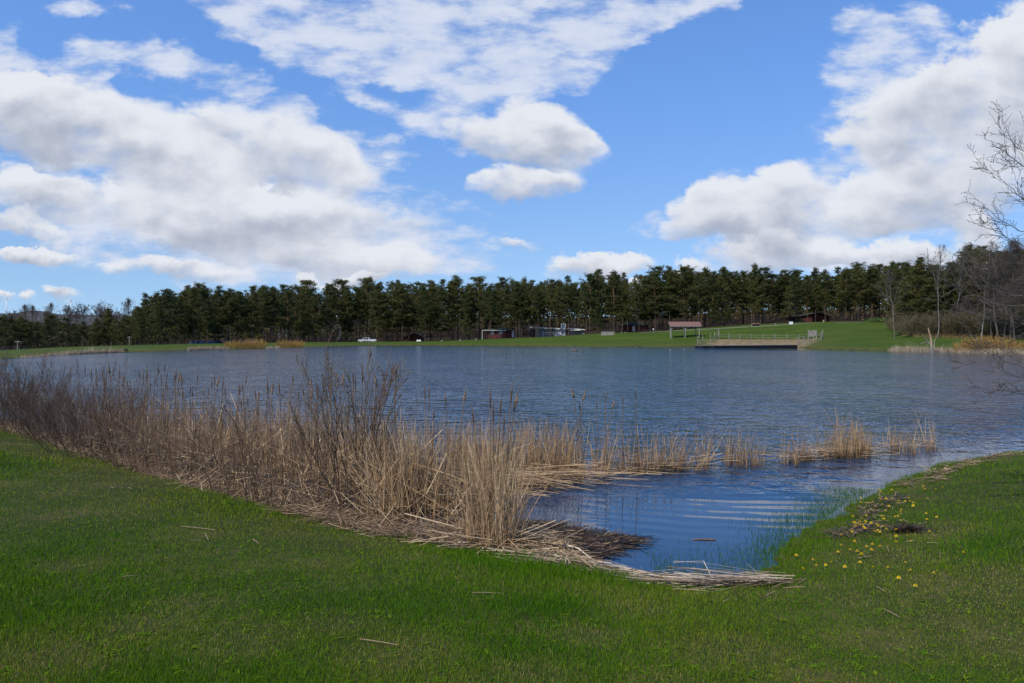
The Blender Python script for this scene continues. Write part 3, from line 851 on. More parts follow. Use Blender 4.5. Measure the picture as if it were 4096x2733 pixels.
# ------------------------------------------------------------------ bare broadleaved trees
def bare_meshes(seed, H, trunk_frac, nb, spread, up, r0, levels=3, dens=1.0, minr=.012, barkm=BARK, twigm=TWIG):
    """trunk (with main limbs) mesh and a mesh of fine branches; +z up, base at the origin"""
    r = np.random.default_rng(seed)
    K = 8
    T = curves(np.zeros((1, 3)), np.array([[r.normal(0, .05), r.normal(0, .05), 1.0]]), np.array([H * trunk_frac]), K, wob=.10, r=r)
    tr = np.linspace(1, .32 if trunk_frac < .8 else .12, K + 1)[None] * r0; tr[:, 0] *= 1.3
    Vt = [tubes(T, tr, 8)]
    b, d, pi, t = kids(T, nb, .42 if trunk_frac > .6 else .55, 1.0, spread, r)
    d = unit(d + np.array([0, 0, up]))
    L = H * (1 - trunk_frac * t * .75) * r.uniform(.45, .8, len(t)) if trunk_frac < .75 else H * (1.06 - t) * r.uniform(.45, .75, len(t))
    P = curves(b, d, L, 6, bend=np.tile([0, 0, up * .45], (len(b), 1)), wob=.22, r=r)
    R0 = np.interp(t, np.linspace(0, 1, K + 1), tr[0]) * r.uniform(.4, .62, len(t))
    Rr = np.linspace(1, .22, 7)[None] * R0[:, None]
    Vt.append(tubes(P, np.maximum(Rr, minr), 5))
    fine = []
    for lv in range(levels):
        n = int([6, 5, 4][lv] * dens)
        b, d, pi, t = kids(P, n, .18, 1.0, [42, 40, 38][lv], r)
        d = unit(d + np.array([0, 0, up * .5]))
        Lp = np.linalg.norm(P[:, -1] - P[:, 0], axis=1)[pi]
        L2 = Lp * (1.12 - t) * r.uniform(.42, .78, len(t)) + .05 * H * .25
        Rp = Rr[pi, np.minimum((t * (Rr.shape[1] - 1)).astype(int), Rr.shape[1] - 1)]
        P = curves(b, d, L2, 4, bend=np.tile([0, 0, up * .3], (len(b), 1)), wob=.22, r=r)
        Rr = np.linspace(1, .3, 5)[None] * (Rp * .62)[:, None]
        fine.append(tubes(P, np.maximum(Rr, minr * [.95, .8, .62][lv]), 3))
    V, F, _ = join(Vt); V2, F2, _ = join(fine)
    return raw_mesh('trunk', V, [F], [barkm], True), raw_mesh('crown', V2, [F2], [twigm], True)

def plant_bare(name, loc, meshes, label, cat, group=None, rz=0.0, scale=1.0):
    o = empty(name, loc, rz, label, cat, group, scale)
    link('trunk', meshes[0], o); link('crown', meshes[1], o)
    return o
def hgt(x, ytop, d): return EYE - (ytop - HY) / FPX * d - at_depth(x, d)[2]

D0 = 168
plant_bare('bare_tree', at_depth(448, D0), bare_meshes(11, hgt(420, 1192, D0), .52, 17, 62, .26, .40, 3, 1.25, .022), 'broad bare tree with spreading crown at the left end of the far pines', 'tree', rz=.4)
up_tree = bare_meshes(12, 12, .9, 26, 30, .55, .13, 3, .7, .013)
for (x, yt, d, lab) in [(100, 1213, 185, 'bare upright tree beside the left wind turbine on the far shore'), (128, 1216, 190, 'bare upright tree in front of the wooded hill at the left'), (210, 1207, 188, 'slim bare tree between the two wind turbines'),
                        (300, 1240, 180, 'low bare tree under the right wind turbine'), (520, 1188, 178, 'bare tree touching the broad crown beside the first tall pine')]:
    plant_bare('bare_tree', at_depth(x, d), up_tree, lab, 'tree', rz=x * .1, scale=hgt(x, yt, d) / 12)
# pale bare trees and grey brush of the wood on the right
pale = bare_meshes(13, 18, .95, 30, 36, .35, .10, 3, .65, .012, BIRCH, TWIG)
pale2 = bare_meshes(14, 18, .93, 34, 44, .25, .11, 3, .7, .012, BIRCH, TWIG)
for (x, yt, d, m, lab) in [(3578, 1095, 158, pale2, 'pale bare tree at the corner of the meadow in front of the pines'), (3750, 1000, 148, pale, 'tall pale bare tree rising behind the broken snag'), (3820, 1003, 152, pale, 'pale bare tree just right of the tall pale one behind the snag'),
                           (3925, 985, 138, pale2, 'grey bare tree rising behind the long foreground branch')]:
    plant_bare('bare_tree', at_depth(x, d), m, lab, 'tree', rz=x * .37, scale=hgt(x, yt, d) / 18)
grey = bare_meshes(15, 18, .75, 30, 48, .25, .2, 3, 1.1, .011)
grey2 = bare_meshes(16, 18, .9, 36, 45, .3, .2, 3, 1.0, .011)
for i, (x, yt, d) in enumerate([(3985, 975, 135), (4045, 960, 132), (4110, 965, 138), (4180, 955, 130), (4060, 1090, 122), (4130, 1080, 120), (3960, 1110, 140), (4010, 1130, 127), (3880, 1160, 148), (4240, 1000, 125), (3830, 1190, 150)]):
    plant_bare('bare_tree', at_depth(x, d), (grey, grey2)[i % 2], 'leafless grey tree in the thicket at the right end of the far shore', 'tree', 'leafless grey trees in the right thicket', rz=i * 1.3, scale=hgt(x, yt, d) / 18)
# thin bare saplings along the edge of the pines
sap = bare_meshes(17, 8, .9, 18, 40, .4, .07, 2, .9, .018)
for i, (x, d) in enumerate([(180, 140), (330, 150), (650, 162), (1300, 228), (1325, 226), (1430, 232), (880, 200), (980, 205), (1100, 224), (260, 145), (540, 158), (60, 130)]):
    plant_bare('bare_sapling', at_depth(x, d + 8), sap, 'thin bare sapling at the dark edge of the pine wood', 'sapling', 'thin bare saplings along the edge of the pines', rz=i * 2.1, scale=.8 + .5 * pr.random())

# ------------------------------------------------------------------ shrubs
def shrub_mesh(seed, H, n, spreadr, splay, mat, twigs=5, sub=3, rad=.010, K=5, tw=.55, droop=0.0, minr=.004):
    r = np.random.default_rng(seed)
    a = r.uniform(0, 6.28, n); q = np.sqrt(r.uniform(0, 1, n)) * spreadr
    base = np.stack([np.cos(a) * q, np.sin(a) * q, np.full(n, -.05)], -1)
    out = np.stack([np.cos(a), np.sin(a), np.zeros(n)], -1)
    d = unit(out * (np.abs(r.normal(0, splay, n)) * (.3 + q / spreadr))[:, None] + np.array([0, 0, 1.0]) + r.normal(0, .08, (n, 3)))
    L = H * r.uniform(.55, 1.02, n)
    P = curves(base, d, L, K, bend=r.normal(0, .10, (n, 3)) - np.array([0, 0, droop]), wob=.16, r=r)
    R0 = rad * r.uniform(.6, 1.3, n)
    Rr = np.linspace(1, .3, K + 1)[None] * R0[:, None]
    tint = r.uniform(.15, .75, n)
    parts = [(*tubes(P, np.maximum(Rr, minr), 4), np.repeat(tint, (K + 1) * 4))]
    for lv in range(2):
        m = (twigs, sub)[lv]
        if not m: break
        b, d, pi, t = kids(P, m, .22, .98, 27, r)
        d = unit(d + np.array([0, 0, .25]))
        L = L[pi] * (1.15 - t) * tw * r.uniform(.5, 1.0, len(t)) + .04 * H
        P = curves(b, d, L, 4, bend=r.normal(0, .1, (len(t), 3)), wob=.16, r=r)
        Rr = np.linspace(1, .4, 5)[None] * (rad * (.42, .28)[lv] * r.uniform(.7, 1.2, len(t)))[:, None]
        tint = np.clip(tint[pi] + r.normal(.08, .12, len(t)), 0, 1)
        parts.append((*tubes(P, np.maximum(Rr, minr * .8), 3), np.repeat(tint, 15)))
    V, F, A = join(parts)
    return raw_mesh('shrub', V, [F], [mat], True, {'tint': A}), P

yw, _ = shrub_mesh(31, 1.75, 110, 1.25, .5, YWILLOW, 5, 3, .016, 4, .5, minr=.012)
for i, (x, d, s, lab) in enumerate([(928, 150, .85, 'rusty yellow willow bush at the left of the two clumps on the far shore'), (985, 150, 1.05, 'yellow willow bush filling the middle of the larger far clump'), (1030, 151, 1.1, 'golden willow bush at the right of the larger far clump'),
                                    (1140, 162, 1.0, 'golden willow bush at the left of the smaller far clump'), (1190, 164, .9, 'golden willow bush at the right edge of the smaller far clump')]):
    X, Y, Z = at_depth(x, d); Z = max(Z, .0)
    o = link('yellow_willow', yw, None, (X, Y, Z)); o.rotation_euler.z = i; o.scale = (s * .95, s * .95, s)
    tag(o, lab, 'willow shrub', 'yellow willow bushes on the far shore')
YW2, _ = shrub_mesh(32, 2.4, 110, 1.6, .4, YWILLOW, 4, 3, .016, 4, .5, minr=.011)
for i, x in enumerate((3850, 3895, 3930, 3965, 4000, 4070)):
    o = link('yellow_willow', YW2, None, at_depth(x, 118 - i)); o.rotation_euler.z = i; s = (.75, .9, 1.1, 1.0, 1.0, .7)[i]; o.scale = (s,) * 3
    tag(o, 'thin yellow willow bush above the dry reeds at the right end of the far shore', 'willow shrub', 'yellow willow bushes at the right end of the far shore')
BRUSHM = stalk_mat('brush_twig', [(0.0, (0.05, 0.042, 0.024)), (0.5, (0.115, 0.094, 0.052)), (1.0, (0.21, 0.165, 0.095))])
br1, _ = shrub_mesh(33, 4.2, 120, 2.0, .5, BRUSHM, 6, 4, .026, 4, .5, minr=.013)
for i, (x, y, s) in enumerate([(3590, 1345, .8), (3625, 1349, .95), (3660, 1349, 1.0), (3700, 1349, 1.05), (3745, 1350, 1.0), (3790, 1350, 1.1), (3830, 1351, 1.15), (3870, 1352, 1.2), (3915, 1353, 1.15), (3960, 1354, 1.2), (4010, 1355, 1.2), (4060, 1356, 1.3), (4110, 1357, 1.3), (3640, 1330, 1.2), (3720, 1325, 1.3), (3810, 1320, 1.4), (3900, 1320, 1.5)]):
    d = float(np.interp(x, CREST[:, 0], CREST[:, 2])) + (2 if y > 1340 else 12)
    o = link('brush_shrub', br1, None, at_depth(x, d)); o.rotation_euler.z = i * 1.7; o.scale = (s, s, s)
    tag(o, 'bare brown brush shrub at the foot of the right-hand wood', 'shrub', 'bare brown brush along the right-hand wood')
br2, _ = shrub_mesh(34, 2.4, 60, 1.5, .6, BRUSHM, 5, 3, .018, 4, .5, minr=.016)
for i, (x, d, lab) in enumerate([(1368, 236, 'low grey-brown bush left of the parked pickup'), (1408, 238, 'low grey-brown bush directly behind the parked pickup'), (800, 196, 'scrubby bare bush behind the long dark solar panel')]):
    o = link('brush_shrub', br2, None, at_depth(x, d)); o.rotation_euler.z = i; o.scale = (1.5, 1.5, 1.25 if i < 2 else 1.0)
    tag(o, lab, 'shrub')
# low evergreen bush at the corner of the meadow
def juniper():
    r = np.random.default_rng(41)
    n = 2600
    c = r.normal(0, 1, (n, 3)) * (1.5, .9, .42); c[:, 2] = np.abs(c[:, 2]) + .15
    d = unit(r.normal(0, 1, (n, 3)) + (0, 0, .6)); s = unit(np.cross(d, r.normal(0, 1, (n, 3))))
    V = np.stack([c - s * .07, c + s * .07, c + d * .36], 1).reshape(-1, 3)
    m = needles('juniper_green', (0.03, 0.07, 0.015), (0.06, 0.11, 0.025), (0.11, 0.15, 0.04))
    o = link('juniper_bush', raw_mesh('juniper_bush', V, [np.arange(len(V)).reshape(-1, 3)], [m], False, {'tint': np.repeat(r.uniform(0, 1, n), 3)}), None, at_depth(3512, 208))
    tag(o, 'low bright green evergreen bush at the top corner of the meadow', 'bush')
juniper()

# broken birch snag on the right bank
def snag():
    b = at_depth(3733, 112)
    o = empty('broken_snag', b, 0, 'broken dead birch snag with torn orange wood standing in dry reeds', 'dead tree')
    k = 112 / FPX
    def L(x, y): return ((x - 3733) * k, 0, (1388 - y) * k)
    P = np.array([[L(3733, 1392), L(3731, 1370), L(3728, 1345), L(3726, 1320)]]); V, F = tubes(P, np.array([[.30, .22, .18, .15]]), 9)
    link('trunk', raw_mesh('trunk', V, [F], [mottled('snag_bark', (.13, .115, .10), (.27, .24, .21), 2.0, .9, mapscale=(1, 1, .3))], True), o)
    P = np.array([[L(3726, 1322), L(3725, 1300), L(3722, 1282), L(3718, 1268), L(3714, 1255), L(3714, 1245)]]); V, F = tubes(P, np.array([[.15, .15, .14, .10, .10, .02]]), 7)
    r = np.random.default_rng(3); V = V + r.normal(0, .02, V.shape)
    q = link('torn_wood', raw_mesh('torn_wood', V, [F], [mottled('torn_orange_wood', (.20, .10, .05), (.42, .31, .20), 1.6, .9, mapscale=(1, 1, .4))], False), o)
    q['label'] = 'torn orange upper stem'
    bs = [[L(3722, 1318), L(3710, 1300), L(3697, 1284), L(3686, 1268)], [L(3728, 1345), L(3741, 1325), L(3747, 1300), L(3758, 1285)], [L(3729, 1340), L(3737, 1336), L(3744, 1322), L(3745, 1305)], [L(3721, 1306), L(3708, 1304), L(3698, 1308), L(3690, 1312)]]
    P = np.array(bs); P[1:, :, 1] += .3 * np.arange(4)[None]; V, F = tubes(P, np.tile([.07, .055, .04, .02], (4, 1)), 5)
    link('branch', raw_mesh('branch', V, [F], [BIRCH], True), o)
snag()

# ------------------------------------------------------------------ reeds at the near shore
def along(poly, n, r):
    """n random points along a polyline of photo pixels on the water, with the fraction"""
    P = np.array([wpt(*p) for p in poly]); s = np.concatenate([[0], np.cumsum(np.hypot(*np.diff(P, axis=0).T))])
    u = r.uniform(0, s[-1], n)
    px_ = np.interp(u, s, [p[0] for p in poly])
    return np.interp(u, s, P[:, 0]), np.interp(u, s, P[:, 1]), u / s[-1], px_

FRONT = [(-330, 1655), (0, 1706), (99, 1742), (232, 1768), (325, 1810), (407, 1835), (523, 1868), (727, 1922), (930, 1968), (1104, 2025), (1279, 2083), (1388, 2112), (1555, 2150), (1777, 2150), (1900, 2120)]

def stems(x, y, h, w, r, lean=.10, bend=.18, K=5, tint=(.25, .8), z0=-.06, leandir=None, tip=.25):
    n = len(x)
    d = np.stack([r.normal(0, lean, n), r.normal(0, lean, n), np.ones(n)], -1)
    if leandir is not None: d = d + leandir
    P = curves(np.stack([x, y, np.full(n, z0) if np.isscalar(z0) else z0], -1), unit(d), h, K, bend=r.normal(0, bend, (n, 3)) * (1, 1, .3), r=r)
    t = np.linspace(0, 1, K + 1)[None]
    W = w[:, None] * (1 - (1 - tip) * t ** 1.5)
    V, F, own = ribbons(P, W, r=r)
    ti = np.clip(r.uniform(*tint, n), 0, 1)
    foot = np.clip((V[:, 2] + .02) / r.uniform(.08, .26, n)[own], .12, 1) if np.isscalar(z0) else 1.0      # stalk tint gets darker down towards the waterline
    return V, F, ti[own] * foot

def lying(x, y, z, L, w, r, ang, spread, up=.08, tint=(.3, 1.0), K=3, broken=.25):
    """fallen stalks: lie along heading ang (radians, per stalk)"""
    n = len(x)
    a = ang + r.normal(0, spread, n)
    d = unit(np.stack([np.cos(a), np.sin(a), r.normal(0, up, n)], -1))
    P = curves(np.stack([x, y, z], -1), d, L, K, bend=r.normal(0, .06, (n, 3)) * (1, 1, .4), r=r)
    k = r.random(n) < broken
    P[k, 2:] += (r.normal(0, .22, (k.sum(), 1, 3)) * (1, 1, .25)) * L[k][:, None, None]
    P[..., 2] = np.maximum(P[..., 2], .004)
    W = np.tile(w[:, None], (1, K + 1))
    side = np.stack([-np.sin(a), np.cos(a), r.normal(0, .35, n)], -1)
    V, F, own = ribbons(P, W, side=side, r=r)
    return V, F, np.clip(r.uniform(*tint, n), 0, 1)[own]

def build_stuff(name, parts, mat, label):
    V, F, A = join(parts)
    return tag(link(name, raw_mesh(name, V, [F], [mat], False, {'tint': A})), label, None, None, 'stuff')

def reed_band():
    r = np.random.default_rng(51)
    parts = []
    n = 10500
    x, y, u, xp = along(FRONT, n, r)
    T = np.interp(xp, [-330, 300, 800, 1300, 1700, 1900], [3.2, 3.4, 3.8, 3.6, 2.6, 2.0])
    v = r.uniform(0, 1, n) ** .75
    X = x + r.normal(0, .15, n); Y = y + .35 + v * T
    h = np.interp(xp, [-330, 200, 600, 1000, 1400, 1650, 1900], [.8, .85, .95, 1.08, 1.12, 1.2, 1.1]) * r.uniform(.55, 1.08, n) * (.75 + .3 * v)
    den = np.interp(xp, [-330, 100, 400, 700, 1900], [.12, .15, .4, 1, 1]) * (.5 + .5 * np.clip(v / .3, 0, 1))
    k = r.random(n) < den
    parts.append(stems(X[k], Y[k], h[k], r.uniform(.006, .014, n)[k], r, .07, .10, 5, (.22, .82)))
    # leaning and snapped stalks through the bed
    n = 1500
    x, y, u, xp = along(FRONT[4:], n, r)
    parts.append(lying(x + r.normal(0, .2, n), y + .2 + r.uniform(0, 2.8, n), r.uniform(.02, .45, n), r.uniform(.5, 1.3, n), r.uniform(.006, .013, n), r, r.uniform(0, 6.28, n), .3, .45, (.35, 1.0)))
    o = build_stuff('reed_bed', parts, REED, 'long band of dry buff reeds along the left shore behind the willow shrubs')
    # thatch skirt of old leaves at the foot of the band
    n = 21000
    x, y, u, xp = along(FRONT, n, r)
    v = np.abs(r.normal(0, .55, n)) - .12
    a = r.uniform(0, 6.28, n)
    d = unit(np.stack([np.cos(a) * .7, np.sin(a) * .7 - .25, r.uniform(.25, 1.3, n)], -1))
    L = r.uniform(.16, .60, n) * np.interp(xp, [-330, 300, 1500, 1900], [1.0, 1.0, .9, .7])
    clump = .5 + .5 * np.sin(xp * .11) * np.sin(xp * .043 + 1)
    L *= .6 + .7 * clump
    P = curves(np.stack([x + r.normal(0, .12, n), y + v, np.full(n, .0)], -1), d, L, 4, bend=np.stack([np.cos(a) * .35, np.sin(a) * .35 - .15, np.full(n, -.75)], -1), r=r)
    P[..., 2] = np.maximum(P[..., 2], .01)
    V, F, own = ribbons(P, r.uniform(.004, .010, n)[:, None] * np.linspace(1, .4, 5)[None], r=r)
    A = np.clip(r.uniform(.2, .95, n), 0, 1)[own]
    build_stuff('thatch', [(V, F, A)], THATCH, 'brown tussocky thatch of old leaves along the foot of the left reed band')
reed_band()

def reed_patch(name, label, poly, thick, n, h, seed, lean=.12, bend=.16, leandir=None, w=(.007, .015), tint=(.25, .85), clumps=0, mat=None, flat=0, thing=None):
    r = np.random.default_rng(seed)
    x, y, u, xp = along(poly, n, r)
    if clumps:
        c = r.uniform(0, 1, clumps); kk = r.integers(0, clumps, n)
        P = np.array([wpt(*p) for p in poly]); s = np.concatenate([[0], np.cumsum(np.hypot(*np.diff(P, axis=0).T))]) / 1.0
        uu = np.clip(c[kk] * s[-1] + r.normal(0, .09, n), 0, s[-1])
        x = np.interp(uu, s, P[:, 0]); y = np.interp(uu, s, P[:, 1]) + (r.uniform(-.5, .5, clumps) * thick)[kk]
        X = x; Y = y + r.normal(0, .08, n)
    else:
        X = x + r.normal(0, .06, n); Y = y + r.uniform(0, 1, n) * thick
    hh = np.interp(xp, [p[0] for p in poly], h) if not np.isscalar(h) else np.full(n, h)
    hh = hh * r.uniform(.28, 1.10, n)
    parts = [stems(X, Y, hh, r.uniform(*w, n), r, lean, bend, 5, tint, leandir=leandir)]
    if flat:
        x, y, u, xp = along(poly, flat, r)
        parts.append(lying(x, y + r.uniform(-.25, 1, flat) * thick * .8, r.uniform(.01, .22, flat), r.uniform(.3, 1.0, flat), r.uniform(.006, .013, flat), r, np.where(r.random(flat) < .7, 2.9, .2), .35, .12, (.3, 1.0)))
    V, F, A = join(parts)
    o = link(name, raw_mesh(name, V, [F], [mat or REED], False, {'tint': A}))
    if thing: tag(o, label, thing)
    else: tag(o, label, None, None, 'stuff')
    return o
reed_patch('reed_bed', 'dense stand of buff reeds in the water behind the foreground clump', [(1780, 1945), (1950, 1935), (2150, 1925), (2330, 1910)], 1.1, 1500, [1.05, 1.0, .98, .95], 61, .10, .14, flat=380)
reed_patch('reed_bed', 'thin stand of reeds in open water bending to the right at its end', [(2370, 1908), (2500, 1900), (2650, 1896), (2760, 1890)], .5, 380, [.95, .92, .85, .70], 62, .12, .16, flat=110)
reed_patch('reed_bed', 'few reeds raked over to the right at the end of the thin stand', [(2600, 1892), (2830, 1882)], .3, 90, [.85, .9], 63, .08, .12, np.array([.55, 0, 0]), flat=45)
reed_patch('reed_clump', 'small upright tuft of reeds at the right tip of the thin stand', [(2790, 1882), (2850, 1876)], .3, 46, .88, 64, .06, .1, thing='reed clump')
reed_patch('reed_bed', 'scattered broken reed stubs standing in open water right of centre', [(2910, 1866), (3050, 1862), (3150, 1856), (3260, 1850)], .5, 230, [.7, .75, .7, .7], 65, .11, .14, clumps=17)
reed_patch('reed_clump', 'low dark tangle of reed stubs left of the orange reed clump in open water', [(3170, 1855), (3270, 1846)], .35, 130, .42, 66, .3, .2, flat=50, tint=(.0, .6), thing='reed clump')
reed_patch('reed_clump', 'dense orange-buff reed clump standing alone in the open water at the right', [(3310, 1840), (3420, 1838), (3500, 1826)], .7, 420, [.6, .95, .6], 67, .10, .13, flat=120, tint=(.3, .75), thing='reed clump')
reed_patch('reed_bed', 'loose reeds straggling to the right of the orange reed clump', [(3480, 1812), (3580, 1808), (3680, 1804), (3745, 1800)], .8, 170, [.85, .75, .6, .5], 68, .14, .16, clumps=15, flat=45)

def foreground_clump():
    r = np.random.default_rng(71)
    n = 400
    cx_, cy_ = wpt(1975, 2185)
    a = r.uniform(0, 6.28, n); q = np.sqrt(r.uniform(0, 1, n))
    X = cx_ + np.cos(a) * q * .30 + .05 * np.sin(3 * a); Y = cy_ + np.sin(a) * q * .34
    h = np.clip(1.5 - np.abs(r.normal(0, .42, n)) - .25 * q, .25, 1.6); h[:40] = r.uniform(1.2, 1.55, 40)
    ld = np.stack([np.cos(a) * q * .07 + .02, np.sin(a) * q * .07, np.zeros(n)], -1)
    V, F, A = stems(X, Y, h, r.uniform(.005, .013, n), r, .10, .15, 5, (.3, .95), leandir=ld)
    n2 = 130
    p2 = lying(cx_ + r.normal(0, .32, n2), cy_ + r.normal(-.1, .22, n2), r.uniform(.01, .25, n2), r.uniform(.3, .9, n2), r.uniform(.007, .014, n2), r, np.where(r.random(n2) < .5, -.35, -2.6), .4, .28, (.5, 1.0))
    V, F, A = join([(V, F, A), p2])
    tag(link('reed_clump', raw_mesh('reed_clump', V, [F], [REED], False, {'tint': A})), 'tall dense reed clump nearest the lawn at the mouth of the cove', 'reed clump')
    # big sheaf of stalks slumped to the right behind it
    n = 620
    t = r.uniform(0, 1, n)
    x0, y0 = wpt(1560, 2085); x1, y1 = wpt(1720, 2010)
    X = x0 + (x1 - x0) * t + r.normal(0, .16, n); Y = y0 + (y1 - y0) * t + r.normal(0, .2, n)
    hh = r.uniform(.7, 1.45, n)
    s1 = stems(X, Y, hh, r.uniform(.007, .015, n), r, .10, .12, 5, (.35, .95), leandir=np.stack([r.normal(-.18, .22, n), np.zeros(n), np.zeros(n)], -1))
    n = 330
    t = r.uniform(0, 1, n)
    xa, ya = wpt(1640, 2040)
    X = xa + t * .3 + r.normal(0, .22, n); Y = ya + r.normal(.15, .3, n)
    d = unit(np.stack([r.normal(.85, .14, n), r.normal(-.18, .15, n), r.normal(-.30, .12, n)], -1))
    P = curves(np.stack([X - .75, Y + .2, r.uniform(.35, .85, n)], -1), d, r.uniform(1.0, 1.75, n), 4, bend=np.stack([np.zeros(n), np.zeros(n), r.normal(-.02, .05, n)], -1), r=r)
    P[..., 2] = np.maximum(P[..., 2], .02 + .1 * r.random((n, 1)))
    V, F, own = ribbons(P, np.tile(r.uniform(.007, .015, n)[:, None], (1, 5)), r=r)
    s2 = (V, F, np.clip(r.uniform(.4, 1.0, n), 0, 1)[own])
    build_stuff('reed_bed', [s1, s2], REED, 'slumped sheaves of pale reed stalks between the tall willow and the foreground clump')
    # bent-over swathe behind the clump
    n = 330
    X, Y, u, xp = along([(1830, 1985), (2000, 1950), (2200, 1930), (2320, 1925)], n, r)
    build_stuff('fallen_reeds', [lying(X, Y + r.normal(.1, .22, n), .04 + np.abs(r.normal(0, .10, n)), r.uniform(.4, 1.2, n), r.uniform(.007, .014, n), r, np.full(n, -.18), .22, .05, (.35, .95))], REED, 'flattened swathe of pale reed stalks lying behind the cove')
foreground_clump()

def litter_mats():
    r = np.random.default_rng(81)
    # dark wet raft reaching into the cove
    def fill(poly, n):
        P = np.array([wpt(*p) for p in poly]); lo, hi = P.min(0), P.max(0); out = []
        while len(out) < n:
            q = r.uniform(lo, hi); ins = False
            for i in range(len(P)):
                a, b = P[i], P[(i + 1) % len(P)]
                if (a[1] > q[1]) != (b[1] > q[1]) and q[0] < (b[0] - a[0]) * (q[1] - a[1]) / (b[1] - a[1]) + a[0]: ins = not ins
            if ins: out.append(q)
        return np.array(out).T
    raft = [(2060, 2085), (2200, 2098), (2380, 2135), (2530, 2150), (2555, 2172), (2470, 2200), (2380, 2235), (2330, 2275), (2200, 2270), (2080, 2180)]
    n = 2600
    X, Y = fill(raft, n)
    build_stuff('debris_raft', [lying(X, Y, r.uniform(.0, .028, n), r.uniform(.06, .35, n), r.uniform(.005, .014, n), r, r.normal(.1, .2, n), .8, .04, (.0, .95), broken=.08)], WETMAT, 'dark wet raft of rotting reed debris reaching into the cove')
    n = 900
    X, Y = fill([(2070, 2120), (2140, 2120), (2260, 2180), (2330, 2260), (2420, 2300), (2300, 2300), (2150, 2262), (2010, 2235), (1980, 2190)], n)
    build_stuff('fallen_reeds', [lying(X, Y, r.uniform(.01, .10, n) + np.maximum(0, ground_z(X, Y)), r.uniform(.08, .40, n), r.uniform(.006, .013, n), r, r.normal(-1.1, .25, n), .5, .1, (.45, 1.0))], THATCH, 'pale heap of short broken reeds between the foreground clump and the lawn')
    n = 430
    X, Y, u, xp = along([(2250, 2278), (2450, 2300), (2600, 2328), (2760, 2352), (2900, 2362), (3020, 2366), (3190, 2368)], n, r)
    Y = Y + r.normal(.03, .095, n)
    build_stuff('straw_drift', [lying(X, Y, .02 + np.maximum(0, ground_z(X, Y)) + r.uniform(0, .05, n), r.uniform(.25, 1.05, n), r.uniform(.006, .013, n), r, np.interp(xp, [2250, 2600, 3190], [2.75, 2.95, 3.25]), .20, .03, (.0, 1.0), broken=.16)], STRAW, 'long drift of bleached straw washed along the head of the cove')
    n = 620
    X, Y, u, xp = along([(1120, 2048), (1279, 2092), (1420, 2128), (1600, 2165), (1800, 2185), (1950, 2205)], n, r)
    Y = Y + r.normal(.04, .16, n)
    build_stuff('straw_drift', [lying(X, Y, .01 + np.maximum(0, ground_z(X, Y)) + r.uniform(0, .08, n), r.uniform(.10, .5, n), r.uniform(.005, .012, n), r, r.normal(2.7, .5, n), .7, .06, (.1, .8))], THATCH, 'brown strip of broken reed litter between the lawn and the left reed band')
    n = 900
    X, Y = np.concatenate([along([(3440, 2105), (3520, 2050), (3600, 2020)], n // 2, r)[:2], along([(3330, 2180), (3420, 2165), (3500, 2150)], n - n // 2, r)[:2]], 1)
    Y = Y + r.normal(0, .16, n); X = X + r.normal(0, .1, n)
    build_stuff('reed_litter', [lying(X, Y, .025 + np.maximum(0, ground_z(X, Y)) + r.uniform(0, .02, n), r.uniform(.04, .22, n), r.uniform(.004, .010, n), r, r.normal(.5, .4, n), .7, .08, (.1, 1.0))], WETMAT, 'dark brown matted litter among the dandelions on the right bank')
    # strand lines of brown litter on the right bank
    n = 420
    X, Y, u, xp = along([(3560, 1972), (3660, 1950), (3760, 1900), (3900, 1862), (4020, 1838)], n, r)
    Y = Y + r.normal(-.15, .20, n)
    build_stuff('straw_drift', [lying(X, Y, .03 + np.maximum(0, ground_z(X, Y)) + r.uniform(0, .03, n), r.uniform(.08, .45, n), r.uniform(.006, .013, n), r, r.normal(.4, .3, n), .5, .06, (.1, .9))], THATCH, 'brown strand line of reed litter on the grassy right bank')
litter_mats()

# ------------------------------------------------------------------ cattails with seed heads
HEADM = mottled('cattail_head', (0.045, 0.026, 0.016), (0.13, 0.075, 0.042), 30.0, 0.95)
FLUFF = mottled('cattail_fluff', (0.10, 0.062, 0.036), (0.27, 0.18, 0.11), 40.0, 0.95)
def cattail_meshes(seed, fluffy):
    r = np.random.default_rng(seed)
    P = curves(np.zeros((1, 3)), np.array([[r.normal(0, .04), r.normal(0, .04), 1.0]]), np.array([1.62]), 8, bend=r.normal(0, .03, (1, 3)), r=r)
    V, F = tubes(P, np.linspace(.0075, .0036, 9)[None], 5)
    st = raw_mesh('stalk', V, [F], [REED], True, {'tint': np.full(len(V), .2)})
    t = np.array([.865, .875, .885, .90, .92, .94, .952, .957])
    f = t * 8; i = f.astype(int)
    Q = P[0, i] + (P[0, np.minimum(i + 1, 8)] - P[0, i]) * (f - i)[:, None]
    R0 = np.array([.003, .006, .0078, .0085, .0085, .0078, .006, .0015])
    if fluffy: R0 = R0 * np.array([1, 1.5, 1.9, 1.5, 1.8, 1.2, 1.4, 1]); Q = Q + r.normal(0, .005, Q.shape)
    V, F = tubes(Q[None], R0[None], 8)
    if fluffy: V = V + r.normal(0, .003, V.shape)
    return st, raw_mesh('seed_head', V, [F], [FLUFF if fluffy else HEADM], True)
CAT = [cattail_meshes(200 + i, i == 4) for i in range(6)]
def c1(*p): return [(x * .5813, 1380 + y * .5813) for x, y in p]
def c2(*p): return [(1000 + x * .5548, 1380 + y * .5548) for x, y in p]
def c3(*p): return [(2000 + x * .542, 1550 + y * .542) for x, y in p]
